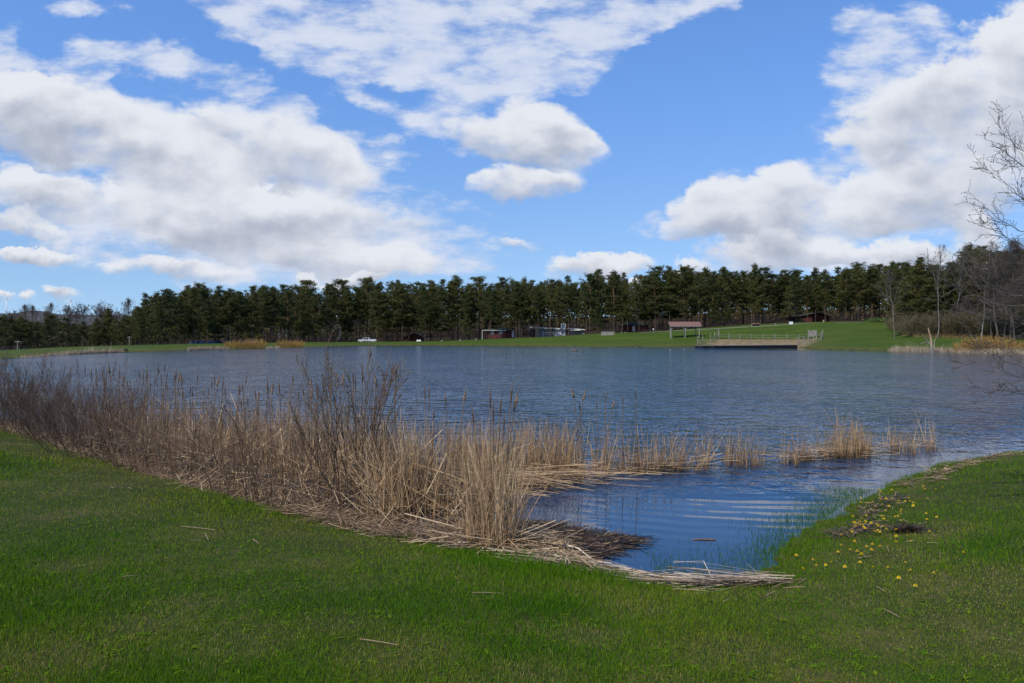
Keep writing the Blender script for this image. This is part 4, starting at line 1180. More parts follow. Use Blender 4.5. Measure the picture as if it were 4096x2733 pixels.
heads = [(h, 'left') for h in c1((580, 195), (656, 238), (672, 175), (713, 180), (802, 175), (765, 210), (755, 250), (800, 235), (815, 260), (860, 262), (852, 240), (970, 205), (1005, 245), (1017, 245), (1036, 240), (1050, 275), (1068, 185), (1083, 240), (1110, 250), (1132, 195), (1140, 270), (1156, 292), (1180, 245), (1190, 270), (1205, 258), (1220, 250), (1192, 310), (1220, 335), (1300, 240), (1347, 250), (1306, 330), (1265, 362), (1352, 322), (1410, 330), (1430, 262), (1436, 330), (1462, 295), (1500, 285), (1518, 262), (1548, 312), (1594, 325), (1627, 258), (1641, 328), (1672, 345), (1638, 390), (1724, 385), (1765, 365), (1825, 355), (1842, 310), (1880, 335), (1957, 285), (2062, 345), (2145, 280), (2150, 340), (2184, 335), (2257, 245))]
heads += [(h, 'mid') for h in c2((45, 375), (130, 325), (165, 345), (250, 292), (360, 365), (445, 300), (450, 350), (563, 258), (590, 265), (768, 268), (755, 315), (835, 290), (868, 275), (1032, 200), (978, 275), (1080, 412), (1268, 385), (1302, 398), (1280, 492), (1430, 400), (1492, 385))]
heads += [(h, 'clump') for h in c2((1692, 555), (1745, 545), (1768, 470), (1772, 560), (1790, 440), (1804, 432), (1838, 405))]
heads += [(h, 'thin') for h in c3((547, 75), (597, 55), (625, 138), (710, 128), (760, 135), (790, 105), (910, 125), (1027, 92))]
lab = {'left': ('cattail with a brown seed head rising from the left reed band above the willow twigs', 'cattails of the left reed band'),
       'mid': ('cattail with a brown seed head standing close around the tall bare willow', 'cattails around the tall willow'),
       'clump': ('cattail with a seed head sticking up from the foreground reed clump', 'cattails of the foreground clump'),
       'thin': ('cattail with a seed head above the reeds standing in open water', 'cattails over the open water')}
cr = random.Random(9)
for i, ((hx, hy), kind) in enumerate(heads):
    if kind == 'clump': d = wd(2180) + cr.uniform(-.2, .2)
    elif kind == 'thin': d = wd(1898)
    else:
        fx = np.interp(hx, [p[0] for p in FRONT], [p[1] for p in FRONT])
        d = float(wd(fx)) + cr.uniform(1.2, 3.6)
    p = px(hx, hy, d)
    s = max(.6, (p[2] + .05) / (1.62 * .90))
    st, hd = CAT[i % 6]
    if i in (84, 85, 57, 60): st, hd = CAT[4]
    o = empty('cattail', (p[0], p[1], -.05), cr.uniform(0, 6.28), lab[kind][0], 'cattail', lab[kind][1])
    o.scale = (1.15, 1.15, s)
    q = link('stalk', st, o); q = link('seed_head', hd, o)

# ------------------------------------------------------------------ willow shrubs in the reed band
WILLOWD = stalk_mat('dark_willow_twig', [(0.0, (0.035, 0.026, 0.02)), (0.5, (0.085, 0.055, 0.038)), (1.0, (0.17, 0.11, 0.072))])
WV0 = [shrub_mesh(320 + i, 1.6, n, sp, spl, WILLOWD, 6, 3, .0068, 6, .5, minr=.0026)[0] for i, (n, sp, spl) in enumerate([(44, .7, .34), (38, .6, .42)])]
WV = [shrub_mesh(300 + i, 1.6, n, sp, spl, WILLOW, tw, sb, .0068, 6, .5, minr=.0021)[0] for i, (n, sp, spl, tw, sb) in enumerate([(30, .55, .30, 4, 2), (24, .5, .38, 4, 2), (18, .4, .30, 5, 2), (26, .6, .24, 4, 2)])]
WS = [(-160, 1700, 1450), (-60, 1712, 1440), (25, 1722, 1438), (75, 1738, 1452), (130, 1752, 1475), (190, 1766, 1500), (250, 1785, 1505), (318, 1812, 1510), (385, 1836, 1500), (450, 1856, 1520), (520, 1876, 1495), (590, 1896, 1530), (668, 1918, 1530),
      (750, 1940, 1580), (850, 1962, 1600), (950, 1990, 1650), (1050, 2022, 1600), (1130, 2046, 1560), (1215, 2072, 1660)]
for i, (x, y, yt) in enumerate(WS):
    d = wd(y) + .35
    s = (px(x, yt, d)[2] + .03) / 1.55
    X = (x - CX) / FPX * d
    o = link('willow_shrub', WV0[i % 2] if i < 10 else WV[i % 4], None, (X, d, 0.0)); o.rotation_euler.z = i * 1.9; o.scale = (s * .95, s * .95, s)
    tag(o, 'bare red-brown willow shrub in the row along the front of the left reed band' if y < 1930 else 'bare willow shrub growing among the buff reeds left of the tallest willow', 'willow shrub', 'willow shrubs at the left end of the reed band' if y < 1930 else 'willow shrubs left of the tallest willow')

def tall_willow():
    d0 = wd(2078) + .3
    X0 = (1400 - CX) / FPX * d0
    o = empty('willow_shrub', (X0, d0, 0), 0, 'tallest bare willow with catkins at the right end of the shrub row', 'willow shrub')
    r = np.random.default_rng(91)
    # main stems traced by where their tips stand against the lake
    tips = [(1198, 1478), (1268, 1560), (1290, 1470), (1332, 1402), (1360, 1500), (1420, 1490), (1455, 1405), (1470, 1560), (1490, 1600), (1545, 1450), (1580, 1500), (1600, 1460), (1625, 1640), (1180, 1640), (1240, 1620), (1655, 1500), (1390, 1570), (1520, 1530), (1110, 1560), (1300, 1600)]
    base = []; d = []; L = []
    for k, (tx, ty) in enumerate(tips):
        dd = d0 + r.uniform(-.35, .5)
        p = px(tx, ty, dd)
        b = np.array([X0 + (p[0] - X0) * .25 + r.normal(0, .06), d0 + r.normal(0, .12), -.03])
        v = p - b; base.append(b); L.append(np.linalg.norm(v)); d.append(v / L[-1])
    base = np.array(base) - (X0, d0, 0); d = np.array(d); L = np.array(L)
    n = len(L)
    side = np.stack([d[:, 0] * .18, r.normal(0, .04, n), np.zeros(n)], -1)
    P = curves(base, unit(d - side * .9), L, 8, bend=side * .9, wob=.10, r=r)
    Rr = np.linspace(1, .22, 9)[None] * r.uniform(.008, .014, n)[:, None]
    parts = [(*tubes(P, Rr, 5), np.repeat(r.uniform(.1, .5, n), 45))]
    b, dv, pi, t = kids(P, 8, .3, .97, 24, r)
    dv = unit(dv + (0, 0, .3))
    P2 = curves(b, dv, L[pi] * (1.1 - t) * r.uniform(.3, .7, len(t)) + .06, 5, bend=r.normal(0, .08, (len(t), 3)), wob=.12, r=r)
    parts.append((*tubes(P2, np.tile(np.linspace(.0052, .0022, 6), (len(t), 1)), 4), np.repeat(r.uniform(.2, .7, len(t)), 24)))
    b, dv, pi2, t2 = kids(P2, 3, .25, .95, 28, r)
    P3 = curves(b, unit(dv + (0, 0, .2)), r.uniform(.06, .24, len(t2)), 3, r=r)
    parts.append((*tubes(P3, np.tile(np.linspace(.003, .0018, 4), (len(t2), 1)), 3), np.repeat(r.uniform(.1, .6, len(t2)), 12)))
    V, F, A = join(parts)
    link('branches', raw_mesh('branches', V, [F], [WILLOW], True, {'tint': A}), o)
    # catkins / opening buds near the tips
    sel = r.random(len(P3)) < .45
    b, dv, _, _ = kids(P3[sel], 4, .2, 1.0, 35, r)
    hi = b[:, 2] > 1.05
    b, dv = b[hi], dv[hi]
    C = curves(b, dv, r.uniform(.018, .035, len(b)), 2, r=r)
    V, F = tubes(C, np.tile([.002, .006, .002], (len(b), 1)), 4)
    m = mottled('catkin', (.10, .09, .045), (.22, .19, .11), 30, .9)
    q = link('catkins', raw_mesh('catkins', V, [F], [m]), o); tag(q, None, None, None, 'stuff')
tall_willow()

# ------------------------------------------------------------------ lawn grass
def dryness(X, Y):
    """0 lush .. 1 parched, in patches"""
    n = hnoise(X, Y, 2.1, 21) * .6 + hnoise(X, Y, 5.2, 22) * .45 + hnoise(X, Y, .7, 23) * .5
    q = np.clip(.20 + n * .85, 0, 1)
    for (x, y, rr) in [(505, 1995, .45), (290, 2215, .35), (160, 2030, .6), (760, 2355, .4), (840, 2050, .3), (1600, 2530, .6), (1000, 2500, .5), (2350, 2420, .4), (2950, 2480, .6), (3300, 2620, .6), (600, 2450, .5), (180, 2600, .6), (1900, 2690, .5), (3900, 2250, 1.2), (3620, 2450, .6), (2150, 2610, .5), (1350, 2420, .4), (2650, 2640, .45), (250, 1850, .9), (3950, 2420, 1.1), (3750, 2330, .6), (4050, 2200, .8), (3450, 2230, .5), (3550, 2080, .7), (3700, 2000, .7)]:
        d = 1.75 * FPX / (y - HY - 30) if y > 1900 else wd(y)
        gx = (x - CX) / FPX * d
        q = np.maximum(q, np.exp(-((X - gx) ** 2 + (Y - d) ** 2) / (rr * rr)) * .92)
    return q

GRASSM, gnt, gbs = node_mat('grass_blade')
_c = ramp(gnt, attr(gnt, 'tint'), [(0.0, (0.028, 0.092, 0.004)), (0.30, (0.078, 0.168, 0.006)), (0.52, (0.155, 0.190, 0.012)), (0.68, (0.185, 0.165, 0.035)), (0.84, (0.30, 0.235, 0.10)), (1.0, (0.44, 0.36, 0.20))])
gnt.links.new(_c, gbs.inputs['Base Color']); gbs.inputs['Roughness'].default_value = 0.55; gbs.inputs['Specular IOR Level'].default_value = 0.02
_t = gnt.nodes.new('ShaderNodeBsdfTranslucent'); gnt.links.new(_c, _t.inputs[0])
_m = gnt.nodes.new('ShaderNodeMixShader'); _m.inputs[0].default_value = 0.25
gnt.links.new(gbs.outputs[0], _m.inputs[1]); gnt.links.new(_t.outputs[0], _m.inputs[2]); gnt.links.new(_m.outputs[0], gnt.nodes['Material Output'].inputs[0])

def blades(X, Y, Z, h, w, tint, r, lean=.45):
    n = len(X)
    a = r.uniform(0, 6.28, n); b = r.uniform(0, 6.28, n)
    l = np.abs(r.normal(0, lean, n)) * h
    B = np.stack([X, Y, Z], -1)
    S = np.stack([np.cos(a), np.sin(a), np.zeros(n)], -1) * (w / 2)[:, None]
    M = B + np.stack([np.cos(b) * l * .35, np.sin(b) * l * .35, h * .55], -1)
    T = B + np.stack([np.cos(b) * l, np.sin(b) * l, h * .96], -1)
    V = np.stack([B - S, B + S, M + S * .75, M - S * .75, T], 1).reshape(-1, 3)
    i = np.arange(n)[:, None] * 5
    return V, i + np.array([0, 1, 2, 3]), i + np.array([3, 2, 4]), np.repeat(tint, 5)

def lawn():
    r = np.random.default_rng(101)
    n = 760000
    t = r.uniform(-.95, .95, n)
    inv = r.uniform(1 / 30.0, 1 / 2.7, n)
    Y = 1 / inv; X = t * Y
    sd = lake_sd(X, Y)
    k = (sd > .0) & (Y < 30)
    X, Y, sd = X[k], Y[k], sd[k]; n = len(X)
    dry = dryness(X, Y)
    Z = ground_z(X, Y, sd) - .006
    lush = np.clip(.55 + .8 * hnoise(X, Y, 1.1, 31), .15, 1.2)
    h = (.022 + .058 * lush ** 1.4 * (1 - .7 * dry)) * r.uniform(.5, 1.35, n)
    long_ = r.random(n) < .012
    h[long_] *= 1.9
    edge = np.exp(-sd / .35)
    h *= 1 + .35 * edge
    wet = np.exp(-np.maximum(sd, 0) / .35) * np.clip((X - 1.6) / 1.0, 0, 1)
    h *= 1 - .45 * wet * r.random(n)
    w = np.maximum(.0030, .00062 * Y) * r.uniform(.7, 1.3, n)
    tint = .25 + .10 * hnoise(X, Y, 3.3, 33) + r.normal(0, .09, n) - .12 * (lush - .6)
    yl = np.exp(-((sd - 1.0) / .8) ** 2) * np.clip((-X - .5) / 2, 0, 1) * .27          # mossy yellow strip along the left shore
    tint = tint + yl
    right = np.clip((X - 2.2) / 2.5, 0, 1)
    tint += .10 * np.clip(hnoise(X, Y, 1.4, 37) + .1, 0, 1) + .10 * (right > .1) * np.clip(hnoise(X, Y, 2.6, 39), 0, 1)
    tint = tint * (1 - .35 * wet)
    pt = np.clip((dry - .30) / .45, 0, 1); tint += .11 * pt * pt * (3 - 2 * pt)
    tint -= .12 * np.clip(hnoise(X, Y, 1.9, 45) - .05, 0, .6) / .6
    isdry = r.random(n) < dry ** 2.0 * .8
    tint[isdry] = r.uniform(.55, .9, isdry.sum())
    tint += right * .05
    h[isdry] *= .7
    V, F4, F3, A = blades(X, Y, Z, h, w, np.clip(tint, 0, 1), r)
    me = raw_mesh('lawn_grass', V, [F4, F3], [GRASSM], False, {'tint': A})
    tag(link('lawn_grass', me), 'short spring grass of the lawn in the foreground', None, None, 'stuff')
    # coarse weedy leaves and taller blades scattered over it
    # grass drowned at the edge of the cove
    n = 7000
    X, Y, u, xp = along([(2640, 2330), (2850, 2345), (2990, 2330), (3080, 2260), (3160, 2190), (3260, 2110), (3360, 2030), (3500, 1960)], n, r)
    ox = np.abs(r.normal(0, .42, n)) * (.4 + .9 * np.clip(.5 + hnoise(X, Y, 2.4, 41), 0, 1.4)); X = X - ox * np.interp(xp, [2640, 3000, 3500], [.0, .6, .9]); Y = Y + ox * np.interp(xp, [2640, 3000, 3500], [1.2, .9, .5])
    k = lake_sd(X, Y) < 0
    X, Y = X[k], Y[k]; n = len(X)
    xe, ye, _, _ = along([(3000, 2345), (3080, 2268), (3137, 2216), (3277, 2109), (3364, 2040), (3573, 1935), (3800, 1856), (4090, 1810)], 9000, r)
    xe = xe + r.normal(.12, .16, 9000); ye = ye + r.normal(-.12, .16, 9000)
    X = np.concatenate([X, xe]); Y = np.concatenate([Y, ye]); n = len(X)
    h = r.uniform(.02, .065, n); tint = np.concatenate([r.uniform(.0, .25, n - 9000), r.uniform(.05, .5, 9000)])
    V, F4, F3, A = blades(X, Y, np.maximum(ground_z(X, Y), -.01), h, np.full(n, .0045), tint, r, .4)
    tag(link('drowned_grass', raw_mesh('drowned_grass', V, [F4, F3], [GRASSM], False, {'tint': A})), 'sparse dark grass blades poking through the water at the edge of the cove', None, None, 'stuff')
lawn()

# ------------------------------------------------------------------ dandelions, straws, debris on the lawn
PETAL = mottled('dandelion_yellow', (0.70, 0.46, 0.01), (0.85, 0.62, 0.03), 60, 0.8)
STEMG = mottled('dandelion_stem', (0.05, 0.10, 0.02), (0.10, 0.14, 0.04), 20, 0.7)
def dandelion_meshes():
    r = np.random.default_rng(111)
    V = []; F = []
    for ring, (n, R0, z) in enumerate([(22, .021, .000), (18, .016, .006), (12, .010, .010), (6, .005, .012)]):
        for k in range(n):
            a = 6.283 * (k + .5 * ring) / n + r.normal(0, .05); s = .0022
            c, sn = math.cos(a), math.sin(a); b = len(V); R1 = R0 * r.uniform(.9, 1.08)
            V += [(c * .002 - sn * -s, sn * .002 + c * -s, z), (c * .002 - sn * s, sn * .002 + c * s, z), (c * R1 - sn * s, sn * R1 + c * s, z + .004 + .003 * ring), (c * R1 - sn * -s, sn * R1 + c * -s, z + .004 + .003 * ring)]
            F.append((b, b + 1, b + 2, b + 3))
    head = raw_mesh('flower_head', np.array(V) + (0, 0, .05), [np.array(F)], [PETAL])
    P = curves(np.zeros((1, 3)), np.array([[.05, .02, 1.0]]), np.array([.052]), 3, bend=np.array([[-.05, -.02, 0]])); Vs, Fs = tubes(P, np.full((1, 4), .0022), 5)
    return head, raw_mesh('stem', Vs, [Fs], [STEMG], True)
DH, DS = dandelion_meshes()
dm = [(228, 268), (222, 345), (392, 380), (483, 365), (612, 255), (640, 317), (767, 284), (880, 294), (1013, 322), (1028, 386), (1253, 292), (1272, 350), (1312, 360), (1157, 345), (1607, 275), (1303, 465), (1350, 435), (672, 417), (774, 437), (824, 450), (528, 463), (741, 529), (1075, 516), (1070, 550), (1062, 612), (932, 645), (1001, 647), (664, 652), (347, 630), (75, 667), (235, 695), (710, 728), (1067, 748), (1584, 611), (1815, 683), (1620, 732), (68, 768), (108, 793), (140, 808), (170, 820), (196, 776), (227, 799), (335, 775), (313, 812), (455, 804), (565, 838), (594, 872), (702, 862), (110, 838), (85, 858), (140, 876), (235, 855), (268, 848), (280, 874), (318, 915), (47, 975), (516, 985), (548, 977), (642, 995), (742, 946), (966, 945), (1172, 1055), (985, 1097), (1690, 1019), (970, 1203), (1268, 1170), (96, 1187), (478, 1254), (360, 1308), (610, 1306), (450, 1376), (237, 1497), (2, 1370), (166, 1408), (1540, 28), (1568, 80), (1832, 92), (1937, 48), (610, 100), (640, 118), (868, 102)]
dpts = [(3400 + x * .1913, 1950 + y * .1913) for x, y in dm]
dpts += [(2900 + x * .5089, 2050 + y * .5089) for x, y in [(190, 426), (558, 367), (688, 390), (718, 447), (790, 431), (831, 416), (615, 482), (940, 457), (1162, 462), (1277, 453), (1068, 421), (1072, 367), (1413, 426), (1455, 491), (1367, 546), (1641, 509), (1502, 617), (1878, 356), (893, 333), (978, 321), (911, 284), (1017, 249), (900, 205)]]
dr = random.Random(3)
for i, (x, y) in enumerate(dpts):
    p = gp(x, y + 6, 4, 25)
    o = empty('dandelion', (p[0], p[1], p[2] + .004), dr.uniform(0, 6.28), 'yellow dandelion flower in the damp grass of the right bank', 'dandelion', 'dandelions on the right bank')
    s = dr.uniform(.6, .9); o.scale = (s, s, s); o.rotation_euler = (dr.gauss(0, .15), dr.gauss(0, .15), dr.uniform(0, 6.28))
    link('flower_head', DH, o); link('stem', DS, o)

def straw_mesh(seed, kink):
    r = np.random.default_rng(seed)
    P = np.array([[(-.5, 0, 0), (-.2, .004, .002), (.1, .004 + kink * .1, .003), (.5, kink * .45, 0)]])
    V, F = tubes(P, np.array([[.0045, .0055, .005, .004]]), 5)
    return raw_mesh('straw', V * (1, 1, .8), [F], [STRAW], False, {'tint': np.full(len(V), .35 + .3 * r.random())})
SM = [straw_mesh(1, 0), straw_mesh(2, .02), straw_mesh(3, .2), straw_mesh(4, -.05)]
# end points in the photo
ST = [((723, 2115), (861, 2130), 0), ((762, 2177), (800, 2171), 0), ((820, 2145), (834, 2173), 0), ((1010, 2168), (1034, 2185), 0), ((490, 2322), (535, 2315), 1), ((1340, 2055), (1390, 2075), 0), ((1890, 2383), (2003, 2384), 0), ((1440, 2578), (1590, 2603), 1), ((2560, 2340), (2572, 2326), 0),
      ((2890, 2421), (2922, 2407), 0), ((3505, 2358), (3540, 2382), 0), ((3538, 2453), (3600, 2483), 0), ((2680, 2352), (2725, 2366), 0), ((2780, 2366), (2900, 2368), 0), ((3130, 2362), (3222, 2358), 0), ((3195, 2345), (3228, 2323), 0), ((3545, 2190), (3555, 2220), 0), ((3610, 2085), (3640, 2100), 3), ((3670, 2105), (3710, 2103), 2), ((3620, 2178), (3660, 2173), 0),
      ((3706, 2181), (3750, 2182), 0), ((3430, 2242), (3486, 2236), 0), ((3515, 1979), (3545, 1986), 0), ((2690, 2368), (2830, 2372), 3), ((3060, 2395), (3105, 2375), 0), ((1430, 2142), (1500, 2160), 0), ((1790, 2183), (1870, 2183), 0), ((512, 1957), (530, 1964), 0), ((440, 1955), (456, 1960), 0), ((765, 1992), (800, 1994), 0)]
for i, (a, b, k) in enumerate(ST):
    A = gp(*a, 3.5, 25); B = gp(*b, 3.5, 25)
    L = math.hypot(*(B - A)[:2]); c = (A + B) / 2
    o = link('reed_straw', SM[k], None, (c[0], c[1], c[2] + .022)); o.scale = (L, .75, .75); o.rotation_euler = (0, -math.atan2(B[2] - A[2], L), math.atan2(B[1] - A[1], B[0] - A[0]))
    where = 'right bank' if a[0] > 3000 else 'lawn by the cove' if a[0] > 2400 else 'lawn in front of the reed band'
    tag(o, 'single bleached reed straw lying on the ' + where, 'straw', 'straws on the ' + where)

def debris_pile():
    r = np.random.default_rng(121)
    c = gp(3640, 2128, 6, 20)
    n = 900
    a = r.uniform(0, 6.28, n); q = np.sqrt(r.uniform(0, 1, n))
    x = np.cos(a) * q * .17; y = np.sin(a) * q * .12; z = .065 * (1 - q) ** .7 * r.uniform(.2, 1.1, n) * (1 - .4 * (x > .1))
    V, F, A = lying(x, y, z, r.uniform(.03, .14, n), r.uniform(.004, .010, n), r, r.uniform(0, 6.28, n), .3, .35, (.0, .75))
    tag(link('debris_mound', raw_mesh('debris_mound', V, [F], [WETMAT], False, {'tint': A}), None, (c[0], c[1], c[2] + .0)), 'dark brown clump of rotted reed debris beside the dandelions', 'debris clump')
    st = SM[0]
    p, q = wpt(2772, 2161), wpt(2864, 2161)
    o = link('floating_stick', raw_mesh('floating_stick', *(lambda V, F: (V, [F]))(*tubes(np.array([[(-.14, 0, .004), (-.05, .003, .008), (.05, -.002, .008), (.14, .002, .005)]]), np.array([[.006, .009, .009, .006]]), 6)), [mottled('brown_stick', (.10, .05, .03), (.2, .11, .06), 20, .8)], True), None, ((p[0] + q[0]) / 2, p[1], 0))
    tag(o, 'brown stick floating on the calm water of the cove', 'stick')
debris_pile()

# broad weed leaves in the lawn
def weeds():
    r = np.random.default_rng(131)
    n = 800
    t = r.uniform(-.7, .7, n); Y = 1 / r.uniform(1 / 9.0, 1 / 3.2, n); X = t * Y
    k = lake_sd(X, Y) > .25; X, Y = X[k], Y[k]; n = len(X)
    Z = ground_z(X, Y)
    m = 5
    XX = np.repeat(X, m); YY = np.repeat(Y, m); ZZ = np.repeat(Z, m)
    a = r.uniform(0, 6.28, n * m)
    P = curves(np.stack([XX, YY, ZZ], -1), unit(np.stack([np.cos(a), np.sin(a), r.uniform(.5, 1.5, n * m)], -1)), r.uniform(.022, .055, n * m), 3, bend=np.stack([np.cos(a) * .4, np.sin(a) * .4, np.full(n * m, -.5)], -1), r=r)
    V, F, own = ribbons(P, r.uniform(.006, .013, n * m)[:, None] * np.array([[.5, 1, .9, .2]]), side=np.stack([-np.sin(a), np.cos(a), np.zeros(n * m)], -1), r=r)
    tag(link('weed_leaves', raw_mesh('weed_leaves', V, [F], [GRASSM], False, {'tint': np.clip(r.uniform(.18, .5, n * m), 0, 1)[own]})), 'scattered broad weed leaves in the foreground lawn', None, None, 'stuff')
weeds()

# ------------------------------------------------------------------ overhanging bare tree at the right edge
def edge_tree():
    D = 9.2
    trunk = (4096 + 420 - CX) / FPX * D
    bz = gz(trunk, D)
    o = empty('bare_tree', (trunk, D, bz), 0, 'bare tree leaning in from beyond the right edge, only its branches in view', 'tree')
    r = np.random.default_rng(141)
    O = np.array([trunk, D, bz])
    def q(x, y, dd=0.0): return px(x, y, D + dd) - O
    m = mottled('edge_tree_bark', (0.035, 0.028, 0.022), (0.13, 0.115, 0.095), 9.0, 0.85)
    T = np.array([[(0, 0, -.2), (.02, 0, .8), (-.05, .05, 1.8), (-.02, 0, 3.0), (.05, 0, 4.4)]])
    V, F = tubes(T, np.array([[.16, .13, .11, .085, .05]]), 9)
    link('trunk', raw_mesh('trunk', V, [F], [m], True), o)
    paths = [  # photo pixel paths from the trunk outwards, depth drift, root radius
        ([(4500, 1330), (4300, 1260), (4096, 1190), (4010, 1170), (3960, 1135), (3900, 1110), (3820, 1087), (3740, 1068), (3690, 1046)], .3, .022),
        ([(4500, 1400), (4300, 1340), (4096, 1295), (3990, 1290), (3915, 1262), (3850, 1238), (3778, 1204)], .8, .018),
        ([(4500, 1350), (4320, 1270), (4180, 1220), (4060, 1228), (3965, 1215), (3900, 1180), (3840, 1150), (3808, 1142)], -.3, .015),
        ([(4500, 1180), (4330, 1000), (4200, 860), (4096, 800), (4030, 740), (3970, 690), (3890, 645)], .2, .018),
        ([(4500, 1100), (4330, 880), (4200, 740), (4096, 670), (4040, 620), (3985, 580), (3935, 549)], -.4, .016),
        ([(4500, 1050), (4330, 800), (4200, 660), (4096, 610), (4040, 565), (4000, 520), (3980, 480), (3956, 446)], .5, .014),
        ([(4500, 1250), (4330, 1090), (4200, 980), (4096, 935), (4030, 895), (3980, 860), (3940, 825), (3910, 798)], .1, .017),
        ([(4500, 1260), (4330, 1120), (4200, 1030), (4096, 985), (4040, 960), (3990, 930), (3950, 900), (3919, 877)], -.5, .014),
        ([(4500, 1280), (4330, 1160), (4200, 1090), (4096, 1060), (4030, 1050), (3960, 1035), (3920, 1000)], .6, .012),
        ([(4500, 1500), (4330, 1530), (4200, 1520), (4096, 1511), (4030, 1495), (3970, 1470), (3900, 1455), (3798, 1449)], .2, .013),
        ([(4500, 1480), (4330, 1500), (4200, 1490), (4096, 1470), (4000, 1440), (3940, 1400), (3873, 1353)], -.3, .012),
        ([(4500, 1520), (4330, 1590), (4200, 1600), (4096, 1575), (4020, 1560), (3960, 1565), (3914, 1585)], .1, .010),
        ([(4500, 1380), (4330, 1320), (4200, 1300), (4096, 1330), (4030, 1345), (3960, 1370), (3905, 1395)], .7, .011),
        ([(4500, 1200), (4330, 1040), (4200, 920), (4110, 850), (4080, 760), (4050, 690), (4060, 600)], .5, .012),
        ([(4500, 1420), (4330, 1390), (4200, 1400), (4096, 1420), (4020, 1405), (3980, 1380)], -.6, .010),
        ([(4500, 1220), (4330, 1100), (4200, 1140), (4096, 1120), (4010, 1120), (3950, 1090), (3890, 1060)], .9, .011),
        ([(4500, 1340), (4330, 1250), (4200, 1180), (4110, 1160), (4040, 1200), (3980, 1250), (3930, 1300)], .4, .011),
    ]
    parts = []; twig = []
    for pts, drift, r0 in paths:
        n = len(pts)
        P = np.array([q(x, y, drift * (i / (n - 1)) ** 1.0) for i, (x, y) in enumerate(pts)])
        P[0] = (0, 0, P[0][2])
        t = np.linspace(0, 1, n); tt = np.linspace(0, 1, 22)
        # Catmull-style smoothing by dense linear sampling and blurring
        Q = np.stack([np.interp(tt, t, P[:, k]) for k in range(3)], -1)
        for _ in range(2): Q[1:-1] = (Q[:-2] + 2 * Q[1:-1] + Q[2:]) / 4
        Q[2:-1] += r.normal(0, .008, Q[2:-1].shape)
        R0 = np.maximum(r0 * .5 * (1 - tt * .9), .0020)
        parts.append(tubes(Q[None], R0[None], 5))
        b, d, pi, tk = kids(Q[None, 7:], 13, .0, .97, 42, r)
        d = unit(d + np.array([-.25, 0, .12])); L = r.uniform(.10, .46, len(tk)) * (1.1 - .55 * tk)
        P2 = curves(b, d, L, 6, bend=np.tile([0, 0, .12], (len(tk), 1)), wob=.16, r=r)
        twig.append(tubes(P2, np.linspace(1, .45, 7)[None] * r.uniform(.0021, .0035, len(tk))[:, None], 4))
        b, d, pi, tk = kids(P2, 4, .15, .95, 48, r)
        P3 = curves(b, d, r.uniform(.03, .13, len(tk)), 3, wob=.15, r=r)
        twig.append(tubes(P3, np.linspace(.0028, .0020, 4)[None].repeat(len(tk), 0), 3))
        bud = P3[:, -1]; C = np.stack([bud - (P3[:, -1] - P3[:, -2]) * .05, bud, bud + unit(P3[:, -1] - P3[:, -2]) * .012], 1)
        twig.append(tubes(C, np.tile([.002, .0048, .001], (len(tk), 1)), 4))
    V, F, _ = join(parts); link('branch', raw_mesh('branch', V, [F], [m], True), o)
    V, F, _ = join(twig); link('twigs', raw_mesh('twigs', V, [F], [m], True), o)['kind'] = 'stuff'
edge_tree()

# dry reed fringes along the far bank
def fringe(pts, thick, n, h, seed, label, w=.03, tint=(.5, 1.0), mat=None, lean=.3):
    r = np.random.default_rng(seed)
    X, Y, u, xp = along(pts, n, r)
    Y = Y + r.uniform(-.05, 1, n) * thick
    Z = np.maximum(ground_z(X, Y), 0)
    hh = np.interp(xp, [p[0] for p in pts], h) * r.uniform(.35, 1.05, n)
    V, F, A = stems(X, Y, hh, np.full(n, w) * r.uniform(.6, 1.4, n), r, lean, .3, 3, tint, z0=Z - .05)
    tag(link('dry_reeds', raw_mesh('dry_reeds', V, [F], [mat or STRAW], False, {'tint': A})), label, None, None, 'stuff')
fringe([(60, 1434), (244, 1421), (360, 1415.5), (470, 1411.5)], 2.4, 3200, [.3, .7, 1.1, .8], 151, 'bleached dry grass along the far left bank', .022, (.2, .9))
fringe([(745, 1403), (830, 1399.5), (905, 1397.5)], 2.0, 1100, [.9, .9, .7], 152, 'pale dry reeds left of the yellow willow bushes', .03, (.2, .85))
fringe([(1060, 1394), (1110, 1393)], 1.6, 260, [.6, .6], 153, 'pale dry reeds between the two yellow willow clumps', .03, (.4, .9))
fringe([(3575, 1402), (3592, 1402), (3720, 1406), (3840, 1410), (3960, 1412), (4130, 1416)], 2.6, 3800, [.3, .9, .9, .8, .9, 1.0], 154, 'bleached dry reeds along the water at the right end of the far shore', .028, (.25, 1.0))
fringe([(3590, 1403), (3720, 1407), (3900, 1411)], 1.5, 110, [2.0, 2.0, 2.0], 155, 'few tall thin reed stems above the bleached reeds at the right', .022, (.5, 1.0), lean=.12)
def brush_grass():
    r = np.random.default_rng(156)
    n = 1500
    xx = r.uniform(3575, 4130, n); d = np.interp(xx, CREST[:, 0], CREST[:, 2]) - r.uniform(-.5, 1.8, n)
    X = (xx - CX) / FPX * d; Z = ground_z(X, d)
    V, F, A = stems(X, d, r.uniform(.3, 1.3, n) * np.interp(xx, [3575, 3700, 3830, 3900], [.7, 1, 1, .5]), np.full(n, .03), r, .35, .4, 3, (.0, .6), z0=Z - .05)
    tag(link('dry_grass', raw_mesh('dry_grass', V, [F], [REED], False, {'tint': A})), 'dry grass skirt at the foot of the brown brush on the right', None, None, 'stuff')
brush_grass()

